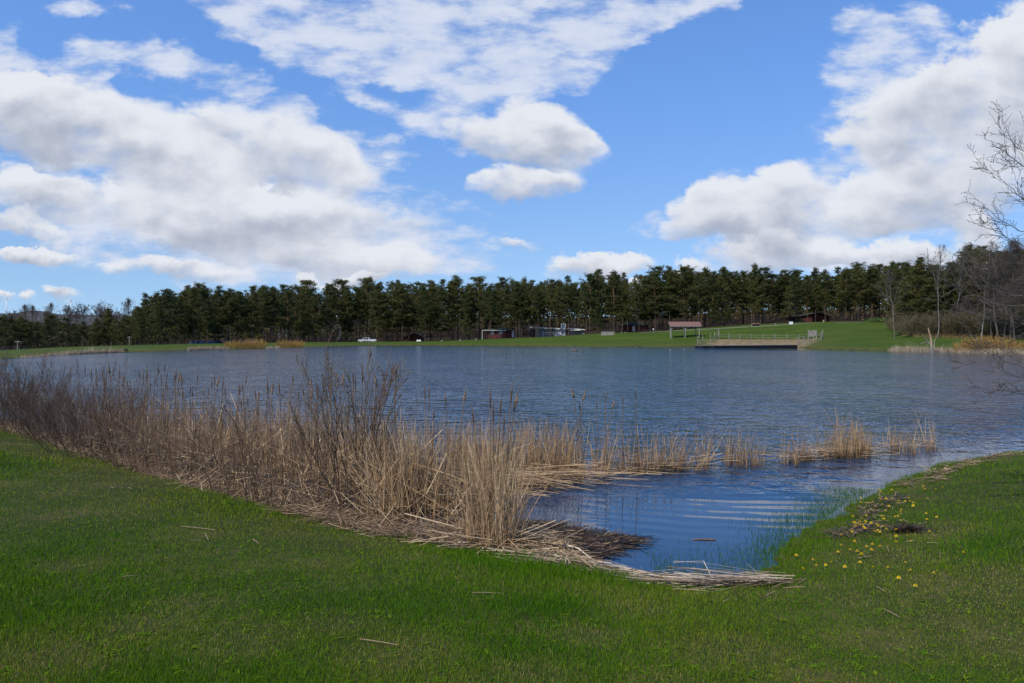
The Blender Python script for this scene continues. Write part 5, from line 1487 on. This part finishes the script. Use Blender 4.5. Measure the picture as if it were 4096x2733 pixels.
# ------------------------------------------------------------------ buildings and things on the far shore
def plain(name, c, rough=.8, var=.25, scale=2.0, mapscale=None):
    lo = tuple(x * (1 - var) for x in c); hi = tuple(min(1, x * (1 + var)) for x in c)
    return mottled(name, lo, hi, scale, rough, mapscale=mapscale)
MAROON = plain('maroon_boards', (.092, .025, .021), mapscale=(1, 1, 6), scale=1.2)
BROWNW = plain('brown_boards', (.11, .05, .034), mapscale=(6, 1, 1), scale=1.2)
ROOFD = plain('mossy_dark_roof', (.045, .045, .033), .95, .4, 1.5)
ROOFR = plain('red_brown_shingle', (.155, .085, .068), .9, .25, 3.0)
GREYW = plain('grey_siding', (.20, .21, .21), mapscale=(1, 1, 6))
DARK = plain('dark_timber', (.03, .026, .022))
BLACKP = plain('black_plastic', (.012, .013, .016), .5)
DOCKTOP = plain('dock_deck', (.16, .15, .15), .8)
METAL = mottled('galvanised', (.35, .36, .37), (.5, .51, .52), 2.0, .45, metal=.3)
PAINT_TRUCK = mottled('silver_white_car_paint', (.44, .46, .48), (.50, .52, .54), 1.0, .25, spec=.5)
RUBBER = plain('tyre_rubber', (.015, .015, .015), .8)
STONE = mottled('boulder', (.13, .125, .115), (.28, .27, .25), 3.0, .95)

TRIM = mottled('weathered_white_trim', (.50, .50, .49), (.66, .66, .65), 2.0, .7)
class Site:
    """places parts by photo pixels in a plane of equal depth"""
    def __init__(s, name, x, y, d, label, cat, group=None):
        s.d = d; s.k = d / FPX; s.x = x; s.y = y
        s.o = np.array(px(x, y, d)); s.root = empty(name, tuple(s.o), 0, label, cat, group)
    def X(s, x): return (x - s.x) * s.k
    def Z(s, y): return (s.y - y) * s.k
    def box(s, name, x0, x1, y0, y1, d0, d1, mat, parent=None, label=None):
        b = MB().box(((s.X(x0) + s.X(x1)) / 2, (d0 + d1) / 2, (s.Z(y0) + s.Z(y1)) / 2), (abs(s.X(x1) - s.X(x0)), d1 - d0, abs(s.Z(y1) - s.Z(y0))))
        o = b.build(name, mat, parent or s.root)
        if label: o['label'] = label
        return o

def window(s, x, y, w, h, dep, parent):
    f = MB(); k = s.k; X, Z = s.X(x), s.Z(y); hw, hh = w * k / 2, h * k / 2; t = .10
    f.box((X, dep, Z + hh), (2 * hw + t, .08, t)).box((X, dep, Z - hh), (2 * hw + t, .08, t))
    f.box((X - hw, dep, Z), (t, .08, 2 * hh - t)).box((X + hw, dep, Z), (t, .08, 2 * hh - t))
    o = f.build('window', WHITE, parent)
    MB().box((X, dep + .03, Z), (2 * hw - t, .03, 2 * hh - t)).build('pane', DARKGLASS, o)
    return o

def maroon_cabin():
    s = Site('cabin', 1990, 1356, 236, 'maroon cabin with two white-trimmed windows and a hipped mossy roof', 'cabin')
    w = MB()
    x0, x1, x2 = s.X(1947), s.X(2022), s.X(2060); zt = s.Z(1322); zb = s.Z(1358)
    pts = [(x0, 0), (x1, 0), (x2, 2.4), (x2, 6), (x0, 6)]
    n = len(pts)
    w.poly([(x, y, zb) for x, y in pts] + [(x, y, zt) for x, y in pts], [(i, (i + 1) % n, (i + 1) % n + n, i + n) for i in range(n)])
    wall = w.build('wall', MAROON, s.root)
    window(s, 1970, 1331, 9, 10, -.06, wall); window(s, 2004, 1331, 9, 10, -.06, wall)
    door = MB().box((s.X(2052), 1.80, s.Z(1337)), (.10, .85, 2.0), rz=math.atan2(2.4, x2 - x1) - R(90)).build('door', TRIM, s.root)
    ze = zt + .05
    e = [(s.X(1928), -.7), (s.X(2028), -.7), (s.X(2066), 1.9), (s.X(2066), 6.6), (s.X(1928), 6.6)]
    ap = [(s.X(1985), 2.9, s.Z(1309)), (s.X(1999), 2.9, s.Z(1309))]
    rf = MB().poly([(x, y, ze) for x, y in e] + ap + [(x, y, ze - .12) for x, y in e], [(0, 1, 6, 5), (1, 2, 6), (2, 3, 6), (3, 4, 5, 6), (4, 0, 5), (0, 7, 8, 1), (1, 8, 9, 2), (2, 9, 10, 3), (3, 10, 11, 4), (4, 11, 7, 0), (11, 10, 9, 8, 7)])
    roof = rf.build('roof', ROOFD, s.root)
    MB().box(((s.X(1928) + s.X(2024)) / 2, -.74, ze - .05), (s.X(2024) - s.X(1928), .05, .14)).build('fascia', TRIM, roof)
    po = MB().box((s.X(1937), .8, s.Z(1354)), (s.X(1947) - s.X(1927), 2.4, .15)).build('porch_deck', DARK, s.root)
    for x, m in ((1929, TRIM), (1945, DARK)):
        MB().box((s.X(x), -.55, (ze + s.Z(1362)) / 2), (.12, .12, ze - s.Z(1362))).build('post', m, s.root)
    MB().box((s.X(1937), -.5, s.Z(1347)), (1.2, .06, .07)).build('railing', DARK, s.root)
maroon_cabin()

def gable_building(name, x0, x1, ye, yp, yb, xp, d, depth, wall, roofm, label, cat, over=6):
    s = Site(name, xp, yb, d, label, cat)
    zb = s.Z(yb + 4)
    pr_ = [(s.X(x0), zb), (s.X(x1), zb), (s.X(x1), s.Z(ye)), (0, s.Z(yp)), (s.X(x0), s.Z(ye))]
    wl = MB().extrude(pr_, 0, depth).build('wall', wall, s.root)
    t = .12; r_ = MB()
    for xe in (x0 - over, x1 + over):
        xw = x0 if xe < xp else x1
        sl_ = (s.Z(yp) - s.Z(ye)) / (0 - s.X(xw)); ze = s.Z(ye) + sl_ * (s.X(xe) - s.X(xw))
        r_.extrude([(s.X(xe), ze + .02), (0, s.Z(yp) + .02), (0, s.Z(yp) + .02 + t), (s.X(xe), ze + .02 + t)], -.5, depth + .5)
    r_.build('roof', roofm, s.root)
    return s, wl
s, w = gable_building('cabin', 1614, 1692, 1350, 1334, 1366, 1658, 252, 7, BROWNW, ROOFD, 'low brown cabin under a shallow gable behind the grass bank beside the pickup', 'cabin')
s.box('porch_roof', 1690, 1726, 1349, 1351, .5, 4, ROOFD); s.box('post', 1698, 1700, 1351, 1368, .6, .75, WOODG); s.box('post', 1721, 1722, 1351, 1368, .6, .7, WOODG)
s, w = gable_building('barn', 3186, 3317, 1268, 1252, 1293, 3278, 236, 9, MAROON, ROOFD, 'dark red barn at the top of the meadow under the right-hand pines', 'barn')
s.box('lean_to', 3180, 3213, 1275, 1296, -.6, -.02, DARK)
def red_cabin():
    s = Site('cabin', 2545, 1331, 240, 'dark red cabin with a white door hidden among the pine trunks', 'cabin')
    s.box('wall', 2500, 2594, 1300, 1338, 0, 6, MAROON)
    s.box('door', 2529.5, 2540.5, 1303, 1326.5, -.08, -.01, TRIM)
    x0, x1 = s.X(2494), s.X(2600)
    MB().poly([(x0, -.8, s.Z(1301)), (x1, -.8, s.Z(1301)), (x1, 6.8, s.Z(1301)), (x0, 6.8, s.Z(1301)), (x0 + 2.5, 3, s.Z(1287)), (x1 - 2.5, 3, s.Z(1287))], [(0, 1, 5, 4), (1, 2, 5), (2, 3, 4, 5), (3, 0, 4), (3, 2, 1, 0)]).build('roof', ROOFD, s.root)
    for x in (2488, 2512): s.box('deck_post', x, x + 1.5, 1326, 1338, -.6, -.45, DARK)
    s.box('deck', 2486, 2520, 1325, 1327, -1.2, -.02, DARK)
red_cabin()
def grey_house():
    s = Site('house', 2205, 1350, 243, 'long grey and white house with a stepped white roof edge among the pines', 'house')
    wl = s.box('wall', 2142, 2262, 1316, 1356, 0, 7, GREYW)
    s.box('white_wall', 2221, 2262, 1319, 1346, -.06, -.005, TRIM)
    window(s, 2248, 1331, 9, 9, -.12, wl); window(s, 2207, 1335, 12, 11, -.06, wl)
    s.box('door', 2172, 2176, 1325, 1349, -.06, -.005, TRIM)
    s.box('garage_opening', 2126, 2141, 1320, 1350, .2, 6, DARK)
    r_ = MB().extrude([(s.X(2120), s.Z(1306)), (s.X(2264), s.Z(1315)), (s.X(2264), s.Z(1319)), (s.X(2120), s.Z(1313))], -.7, 7.6).build('roof', TRIM, s.root)
    up = s.box('clerestory', 2248, 2264, 1294, 1314, 1.0, 5, TRIM)
    s.box('pane', 2251, 2256, 1299, 1306, .95, .99, DARKGLASS, up)
    s.box('wing_wall', 2281, 2340, 1320, 1350, 1.5, 7, GREYW, label='shaded grey right wing')
    MB().extrude([(s.X(2278), s.Z(1312)), (s.X(2342), s.Z(1318)), (s.X(2342), s.Z(1321)), (s.X(2278), s.Z(1318))], .8, 7.4).build('wing_roof', TRIM, s.root)
    s.box('step_roof', 2281, 2322, 1320.5, 1323, .3, 1.45, TRIM)
grey_house()
def fence_panel():
    p = gp(2431, 1342)
    s = Site('board_fence', 2431, 1342, p[1], 'short grey board fence panel standing on the grass left of the red cabin', 'fence')
    b = MB()
    for i in range(17):
        x = 2407.5 + i * 3; b.box((s.X(x), .02 * (i % 2), s.Z(1335.5) + .02 * math.sin(i * 2.1)), (3 * s.k - .02, .03, 16 * s.k))
    b.build('boards', WOODG, s.root)
    for x in (2406, 2456): s.box('post', x - 1, x + 1, 1326.5, 1344, .05, .17, WOODG)
fence_panel()
def globe_light():
    p = gp(2613.5, 1331)
    s = Site('garden_lamp', 2613.5, 1331, p[1], 'white globe lamp on a short post in front of the pines', 'lamp')
    MB().lathe((0, 0, 0), [(.06, -.1), (.05, s.Z(1321))], 8).build('post', WOODG, s.root)
    MB().lathe((0, 0, s.Z(1318)), [(.02, -.22), (.15, -.17), (.21, 0), (.15, .16), (.02, .2)], 12).build('globe', WHITE, s.root, smooth=True)
    p = gp(3294, 1294)
    s = Site('marker_post', 3294, 1294, p[1], 'small tan marker post with a square head beside the path at the barn', 'post')
    s.box('post', 3293.2, 3294.8, 1284, 1296, 0, .1, WOODG); s.box('sign_board', 3291.5, 3296.5, 1281, 1286.5, -.05, -.005, plain('tan_board', (.5, .34, .2)))
globe_light()

def shelter():
    p = gp(2741, 1352)
    s = Site('picnic_shelter', 2741, 1352, p[1], 'open picnic shelter with a red-brown shingle roof on grey posts', 'shelter')
    zt, ze = s.Z(1287), s.Z(1303.5)
    x0, x1 = s.X(2676.5), s.X(2805); hw = 1.7
    r_ = MB()
    for sg in (-1, 1):
        r_.poly([(x0, sg * hw + 1.2, ze), (x1, sg * hw + 1.2, ze), (x1, 1.2, zt), (x0, 1.2, zt), (x0, sg * hw + 1.2, ze - .09), (x1, sg * hw + 1.2, ze - .09), (x1, 1.2, zt - .09), (x0, 1.2, zt - .09)],
                [(0, 1, 2, 3), (7, 6, 5, 4), (0, 4, 5, 1), (1, 5, 6, 2), (3, 2, 6, 7), (0, 3, 7, 4)])
    rf = r_.build('roof', ROOFR, s.root)
    MB().box(((x0 + x1) / 2, 1.2 - hw - .03, ze - .13), (x1 - x0, .05, .17)).build('fascia', WOODG, rf)
    for yb, xs in ((1.2 - hw + .3, (2683, 2740, 2796)), (1.2 + hw - .3, (2690, 2747, 2793))):
        MB().box(((x0 + x1) / 2, yb, ze - .12), (x1 - x0 - .3, .14, .22)).build('beam', DARK, s.root)
        for x in xs:
            q = MB().box((s.X(x), yb, (ze - .2) / 2 - .1), (.20, .20, ze + .05)).build('post', WOODG, s.root)
            br = MB()
            for sg in (-1, 1):
                if x in (2683, 2690) and sg < 0 or x in (2796, 2793) and sg > 0: continue
                br.beam((s.X(x), yb, s.Z(1320)), (s.X(x) + sg * .75, yb, s.Z(1309.5)), .09)
            br.build('brace', WOODG, q)
shelter()

def rail_fence():
    # back run along the meadow
    xs = [2875, 2915, 2960, 3006, 3052, 3099, 3149, 3198, 3234]
    ys = [1355, 1356, 1356, 1357, 1357.5, 1358, 1358, 1357, 1356]
    top = [1317, 1335, 1336, 1336, 1336.5, 1337, 1336, 1336, 1328]
    P = [gp(x, y) for x, y in zip(xs, ys)]
    o = empty('rail_fence', tuple(P[4]), 0, 'long two-rail grey fence behind the sandy plot by the dock', 'fence')
    O = P[4]
    Hh = []
    for p, t in zip(P, top):
        h = EYE - (t - HY) / FPX * p[1] - p[2]; Hh.append(h)
        MB().box((p[0] - O[0], p[1] - O[1], p[2] - O[2] + h / 2 - .1), (.15, .15, h + .2)).build('post', WOODG, o)
    for a, b in zip(P[:-1], P[1:]):
        for hz in (.42, .98):
            MB().beam((a[0] - O[0], a[1] - O[1] - .11, a[2] - O[2] + hz), (b[0] - O[0] - .01, b[1] - O[1] - .11, b[2] - O[2] + hz), .16, .05).build('rail', WOODG, o)
    def run(pts, tops, label, rails=(.35, .85)):
        P = [gp(x, y) for x, y in pts]; O = P[0]
        o = empty('rail_fence', tuple(O), 0, label, 'fence')
        for p, t in zip(P, tops):
            h = EYE - (t - HY) / FPX * p[1] - p[2]
            MB().box(tuple(p - O + (0, 0, h / 2 - .1)), (.13, .13, h + .2)).build('post', WOODG, o)
        for a, b in zip(P[:-1], P[1:]):
            for hz in rails: MB().beam(tuple(a - O + (0, -.1, hz)), tuple(b - O + (0, -.1, hz)), .10, .05).build('rail', WOODG, o)
        return o, P, O
    run([(2842, 1366), (2859, 1361), (2873, 1355.5)], [1332, 1327.5, 1318], 'short fence run climbing from the bank to the left end of the long fence')
    o, P, O = run([(2790, 1380), (2811, 1374)], [1344, 1338], 'two leaning posts with a rail at the waterline left of the dock')
    MB().beam(tuple(P[0] - O + (0, -.15, 1.5)), tuple(P[0] - O + (.7, -.4, .0)), .07).build('brace', WOODG, o)
    run([(3191, 1386), (3213, 1380), (3235, 1372), (3254, 1368), (3285, 1361), (3291, 1359)], [1349, 1345, 1333, 1336, 1326, 1318], 'fence run climbing from the right end of the dock to the top corner', (.5, 1.15))
    p0, p1 = gp(3234, 1357), gp(3257, 1357)
    g = empty('board_gate', tuple(p0), 0, 'solid grey board gate at the right end of the long fence', 'gate')
    k = p0[1] / FPX
    b = MB()
    for i in range(7): b.box((.10 + i * .235, -.02, 1.0 + .28), (.225, .04, 1.35))
    b.build('boards', WOODG, g)
    for x in (-.05, 1.78): MB().box((x, 0, 1.0), (.14, .14, 2.2)).build('post', WOODG, g)
    for x, t in ((3265, 1325),):
        q = gp(x, 1358) - p0; MB().box((q[0], q[1], .9), (.14, .14, 2.2)).build('post', WOODG, g)
        MB().beam((1.85, -.1, 1.3), (q[0] + .5, q[1] - .1, 1.25), .12, .05).build('rail', WOODG, g)
        MB().beam((q[0], q[1] - .16, 1.25), (q[0] + 1.3, q[1] - .16, .3), .16, .05).build('brace', WOODG, g)
rail_fence()

def dock():
    a = np.array(wpt(2856, 1394)); b = np.array(wpt(3190, 1390.5))
    L = np.hypot(*(b - a)); ang = math.atan2(b[1] - a[1], b[0] - a[0])
    o = empty('floating_dock', (a[0], a[1], 0), ang, 'long low black-sided dock at the water in front of the fenced plot', 'dock')
    f = MB()
    n = 26; w = L / n
    for i in range(n): f.box((w * (i + .5), 1.2, .20), (w - .06, 2.4, .62))
    f.build('float', BLACKP, o)
    MB().box((L / 2, 1.2, .545), (L + .05, 2.46, .06)).build('deck', DOCKTOP, o)
    MB().box((-.7, 2.6, .22), (1.9, 2.2, .55)).build('float', BLACKP, o)['label'] = 'short offset end section'
    MB().box((-.7, 2.6, .52), (1.95, 2.25, .05)).build('deck', DOCKTOP, o)
dock()

def pickup():
    d = 236
    s = Site('pickup_truck', 1470, 1372, d, 'pale silver pickup truck parked behind the grass bank, wheels hidden', 'pickup truck')
    z0 = gz((1470 - CX) / FPX * d, d) - s.o[2]
    # profile nose to the left; metres
    top = max(s.Z(1357.5) - z0, 1.6)
    q = top / 1.92
    L = 5.6
    s.root.location.z += z0; s.root.location.x += 0
    X = lambda v: (v - L / 2)
    prof = [(0.05, .55), (.02, .95), (.25, 1.10), (1.25, 1.22), (1.95, 1.86), (2.35, 1.92), (3.25, 1.90), (3.45, 1.78), (3.55, 1.25), (5.55, 1.27), (5.6, .70), (5.5, .52)]
    MB().extrude([(X(x), z * q) for x, z in prof], -.95, .95).build('body', PAINT_TRUCK, s.root, bevel=.04)
    gl = MB().poly([(X(x), -.965, z * q) for x, z in ((1.55, 1.28), (2.03, 1.78), (2.55, 1.82), (2.55, 1.28))], [(0, 3, 2, 1)]).poly([(X(x), -.965, z * q) for x, z in ((2.65, 1.28), (2.65, 1.82), (3.2, 1.80), (3.32, 1.28))], [(0, 3, 2, 1)])
    for f in range(len(gl.f)): gl.f[f] = gl.f[f][::-1]
    gl.build('side_window', DARKGLASS, s.root)
    MB().poly([(X(1.30), -.75, 1.26 * q), (X(1.93), -.65, 1.855 * q), (X(1.93), .65, 1.855 * q), (X(1.30), .75, 1.26 * q)], [(0, 1, 2, 3)]).build('windscreen', DARKGLASS, s.root, loc=(-.015, 0, .012))
    for x in (1.05, 4.5):
        for y in (-.80, .80):
            w_ = MB().lathe((X(x), y, .38), [(.38, -.13), (.40, 0), (.38, .13)], 16, axis='y').build('wheel', RUBBER, s.root)
            MB().lathe((X(x), y + (-.15 if y < 0 else .15), .38), [(.22, -.01), (.22, .01)], 12, axis='y').build('rim', METAL, w_)
    MB().box((X(2.0), -1.05, 1.36 * q), (.16, .16, .14)).build('mirror', DARK, s.root)
    for y in (-.7, .7): MB().box((X(.12), y, .93 * q), (.08, .34, .16)).build('headlight', WHITE, s.root)
    MB().box((X(.08), 0, .62 * q), (.14, 1.8, .16)).build('bumper', METAL, s.root)
pickup()

def small_things():
    for x in (1671, 1680):
        s = Site('propane_tank', x, 1368, 236, 'white upright gas cylinder beside its twin in front of the brown cabin', 'gas cylinder', 'pair of white gas cylinders')
        MB().lathe((0, 0, 0), [(.30, -.3), (.33, .2), (.32, .45), (.2, .6), (.08, .64)], 14).build('tank', WHITE, s.root, smooth=True)
        MB().lathe((0, 0, .62), [(.10, 0), (.10, .1)], 10).build('valve_cap', METAL, s.root)
    for x, y, r_, lab in ((1840, 1363, .45, 'pale boulder at the foot of the pines left of the maroon cabin'), (1767, 1364.5, .4, 'pale boulder at the edge of the grass right of the gas cylinders'), (1904, 1359.5, .4, 'grey boulder nearest the porch of the maroon cabin'),
                          (2485, 1331.5, .28, 'small white stone under the deck of the red cabin'), (2501, 1331, .26, 'small white stone beside the pale leaning trunk at the red cabin'), (3006, 1306, .4, 'pale boulder left of the low roofed well box'), (3100, 1298, .35, 'pale stone between the well box and the white tank')):
        p = gp(x, y)
        r = np.random.default_rng(int(x))
        b = MB().lathe((0, 0, 0), [(.2, -.3), (.9, -.1), (1.0, .25), (.75, .6), (.25, .8)], 9)
        b.v = [(vx * r_ * (1 + r.normal(0, .1)), vy * r_ * (1 + r.normal(0, .1)), vz * r_ * .8) for vx, vy, vz in b.v]
        tag(b.build('boulder', STONE, None, tuple(p)), lab, 'rock')
    p = gp(3026, 1304.5)
    s = Site('well_box', 3026, 1304.5, p[1], 'low wooden box with a small brown roof at the edge of the pines', 'shed')
    s.box('box', 3014, 3039, 1296.5, 1306, 0, 1.2, DARK)
    MB().extrude([(s.X(3011), s.Z(1297.5)), (s.X(3016), s.Z(1292.5)), (s.X(3039), s.Z(1292.5)), (s.X(3042), s.Z(1297.5))], -.3, 1.5).build('roof', ROOFR, s.root)
    p = gp(3166, 1297.5)
    s = Site('white_tank', 3166, 1297.5, p[1], 'white box-shaped tank on the grass left of the dark red barn', 'tank')
    s.box('body', 3160, 3172, 1287, 1298.5, 0, .8, WHITE); s.box('lid', 3159.3, 3172.7, 1286, 1287, -.05, .85, METAL)
    # solar array behind the left bank
    d = 186
    s = Site('solar_panel_row', 884, 1378, d, 'long low dark blue solar array behind the grass bank left of the yellow willows', 'solar panels')
    k = s.k
    x0, x1 = s.X(750), s.X(1022)
    zt, zb = s.Z(1363.8), s.Z(1378)
    pan = mottled('solar_glass', (.022, .03, .055), (.045, .06, .10), .8, .2, spec=.5)
    npan = 9; w = (x1 - x0) / npan
    for i in range(npan):
        a = x0 + i * w + .02; b = a + w - .04
        f = MB().poly([(a, 0, zb), (b, 0, zb), (b + .4, 1.1, zt), (a + .4, 1.1, zt), (a, .04, zb - .04), (b, .04, zb - .04), (b + .4, 1.14, zt - .04), (a + .4, 1.14, zt - .04)], [(0, 1, 2, 3), (7, 6, 5, 4), (0, 4, 5, 1), (3, 2, 6, 7), (0, 3, 7, 4), (1, 5, 6, 2)])
        f.build('panel', pan, s.root)
    z0 = gz(s.o[0], d + 1) - s.o[2]
    for i in range(5):
        x = x0 + .6 + i * (x1 - x0 - 1.0) / 4
        MB().beam((x, .95, z0 - .2), (x, .95, zt - .12), .09).build('leg', METAL, s.root)
    MB().beam((x0 + .2, .55, (zt + zb) / 2 - .1), (x1, .55, (zt + zb) / 2 - .1), .07).build('frame', METAL, s.root)
    # posts with crossbars along the bank, pale pole by the pickup
    for x, yb, yt, lab in ((518, 1383, 1345, 'grey T-shaped post in front of the dark wood near the first tall pines'), (70, 1397, 1363, 'grey T-shaped post at the far left end of the grass bank')):
        d = crest_d(x) + 3
        s = Site('crossbar_post', x, yb, d, lab, 'post')
        MB().lathe((0, 0, 0), [(.06, -.6), (.05, s.Z(yt))], 8).build('post', WOODG, s.root)
        MB().box((0, 0, s.Z(yt + 4)), (.75, .06, .08)).build('crossbar', WOODG, s.root)
    s = Site('metal_pole', 1358, 1370, 236, 'pale straight metal pole beside the grey bush left of the pickup', 'pole')
    MB().lathe((0, 0, 0), [(.10, -.5), (.07, s.Z(1304))], 10).build('pole', METAL, s.root)
    MB().box((-.1, 0, s.Z(1306)), (.3, .2, .3)).build('cap_box', METAL, s.root)
    # dark log on the left bank
    p = gp(497, 1407)
    V, F = tubes(np.array([[(-.75, 0, .05), (-.3, .02, .22), (.1, 0, .32), (.35, 0, .28), (.55, 0, .12)]]), np.array([[.05, .14, .20, .18, .05]]), 8)
    tag(link('dark_log', raw_mesh('dark_log', V, [F], [DARK], True), None, tuple(p)), 'dark stump-like log lying on the far left bank at the water', 'log')
small_things()

def turbine(x, yh, d, ang, blade_px, label, yaw):
    h = px(x, yh, d)
    o = empty('wind_turbine', (h[0], h[1], 60), 0, label, 'wind turbine')
    H = h[2] - 60
    MB().lathe((0, 0, 0), [(2.6, 0), (2.2, H * .5), (1.5, H - 1.2)], 16).build('tower', WHITE, o, smooth=True)
    hub = MB().box((0, 3.2, H), (3.0, 8.5, 3.2)).build('nacelle', WHITE, o, bevel=.5)
    MB().lathe((0, -2.4, H), [(.3, -1.9), (1.3, -1.0), (1.6, 0), (1.6, 1.3)], 12, axis='y').build('hub', WHITE, o, smooth=True)
    R_ = blade_px * d / FPX
    for k in range(3):
        a = R(ang + 120 * k)
        n = 9; t = np.linspace(0.02, 1, n)
        ch = np.interp(t, [0, .08, .2, .6, 1], [1.6, 1.7, 3.4, 2.0, .5]); th = np.interp(t, [0, .08, .2, 1], [1.6, 1.4, .8, .15])
        V = []
        for tt, c, h_ in zip(t, ch, th):
            for (u, w) in ((-.35, 0), (0, .5), (.65, 0), (0, -.5)):
                lx, ly, lz = u * c, w * h_ - 2.6, tt * R_
                V.append((lx * math.cos(a) + lz * math.sin(a), ly, H - lx * math.sin(a) + lz * math.cos(a)))
        F = [[i * 4 + j, i * 4 + (j + 1) % 4, (i + 1) * 4 + (j + 1) % 4, (i + 1) * 4 + j] for i in range(n - 1) for j in range(4)]
        link('blade', raw_mesh('blade', np.array(V), [np.array(F)], [WHITE], True), o)
turbine(26, 1196.5, 3350, -18, 31, 'white wind turbine nearest the left edge with one blade almost upright', 0)
turbine(281.5, 1204.5, 3350, 28, 26, 'white wind turbine rising between the hill and the broad bare tree', 0)

# ------------------------------------------------------------------ water birds
def loft(rings, n=10):
    V = []; F = []
    for (x, z, rw, rh) in rings:
        for k in range(n):
            a = 6.28318 * k / n
            V.append((x, rw * math.cos(a), z + rh * math.sin(a)))
    for i in range(len(rings) - 1):
        for k in range(n): F.append((i * n + k, i * n + (k + 1) % n, (i + 1) * n + (k + 1) % n, (i + 1) * n + k))
    return np.array(V), np.array(F)
GOOSE_B = mottled('goose_brown', (.09, .065, .045), (.20, .15, .11), 9.0, .9)
GOOSE_K = plain('goose_black', (.012, .011, .011), .7)
def goose(x, y, face, label, s=1.0):
    X, Y = wpt(x, y)
    o = empty('goose', (X, Y, 0), 0 if face < 0 else math.pi, label, 'goose')
    o.scale = (s,) * 3
    # breast forward is -x: tail, body, breast, neck and head in one lofted skin
    V, F = loft([(.50, .17, .01, .02), (.42, .15, .08, .05), (.25, .12, .15, .12), (.02, .10, .18, .15), (-.2, .12, .15, .15), (-.33, .20, .09, .10), (-.37, .32, .05, .06), (-.38, .46, .042, .045), (-.40, .56, .04, .045), (-.44, .615, .05, .052), (-.50, .61, .045, .04), (-.56, .595, .02, .02), (-.60, .59, .008, .008)])
    fm = [1 if (V[f, 2].mean() > .30) else 0 for f in F]
    link('body', raw_mesh('body', V, [F], [GOOSE_B, GOOSE_K], True, None, fm), o)
    for sg in (-1, 1): MB().box((-.45, sg * .045, .585), (.06, .02, .06)).build('cheek_patch', WHITE, o)
    V, F = loft([(.46, .20, .005, .01), (.3, .22, .05, .05), (.0, .22, .07, .06), (-.12, .18, .03, .03)], 8)
    for sg in (-1, 1): link('wing', raw_mesh('wing', V * (1, 1, 1) + (0, sg * .12, 0), [F], [GOOSE_B], True), o)
goose(2302, 1406, -1, 'goose in front of the pair swimming left in the middle of the lake', 1.0)
goose(2292, 1404.5, -1, 'goose just behind its mate, head raised, in the middle of the lake', .95)
DUCKM = mottled('duck_brown', (.05, .045, .04), (.16, .13, .10), 12.0, .9)
def duck(x, y, label, white=False):
    X, Y = wpt(x, y)
    o = empty('duck', (X, Y, 0), 0, label, 'duck')
    V, F = loft([(.26, .10, .005, .01), (.18, .07, .06, .05), (.02, .06, .09, .08), (-.12, .07, .07, .07), (-.17, .13, .04, .05), (-.19, .20, .045, .045), (-.25, .20, .03, .03), (-.31, .185, .012, .008)], 8)
    link('body', raw_mesh('body', V, [F], [DUCKM], True), o)
    if white: MB().box((.02, 0, .10), (.2, .13, .06)).build('pale_flank', WHITE, o, bevel=.02)
duck(2332, 1407.5, 'small dark duck swimming just behind the pair of geese')
duck(2543, 1388, 'dark duck with white flanks close under the far bank left of the shelter', True)
duck(2680, 1403.5, 'small pale-flanked duck below the left post of the shelter', True)
duck(2733, 1400, 'small pale-flanked duck below the middle of the shelter', True)
duck(2778, 1406.5, 'small dark duck swimming off the left end of the dock')
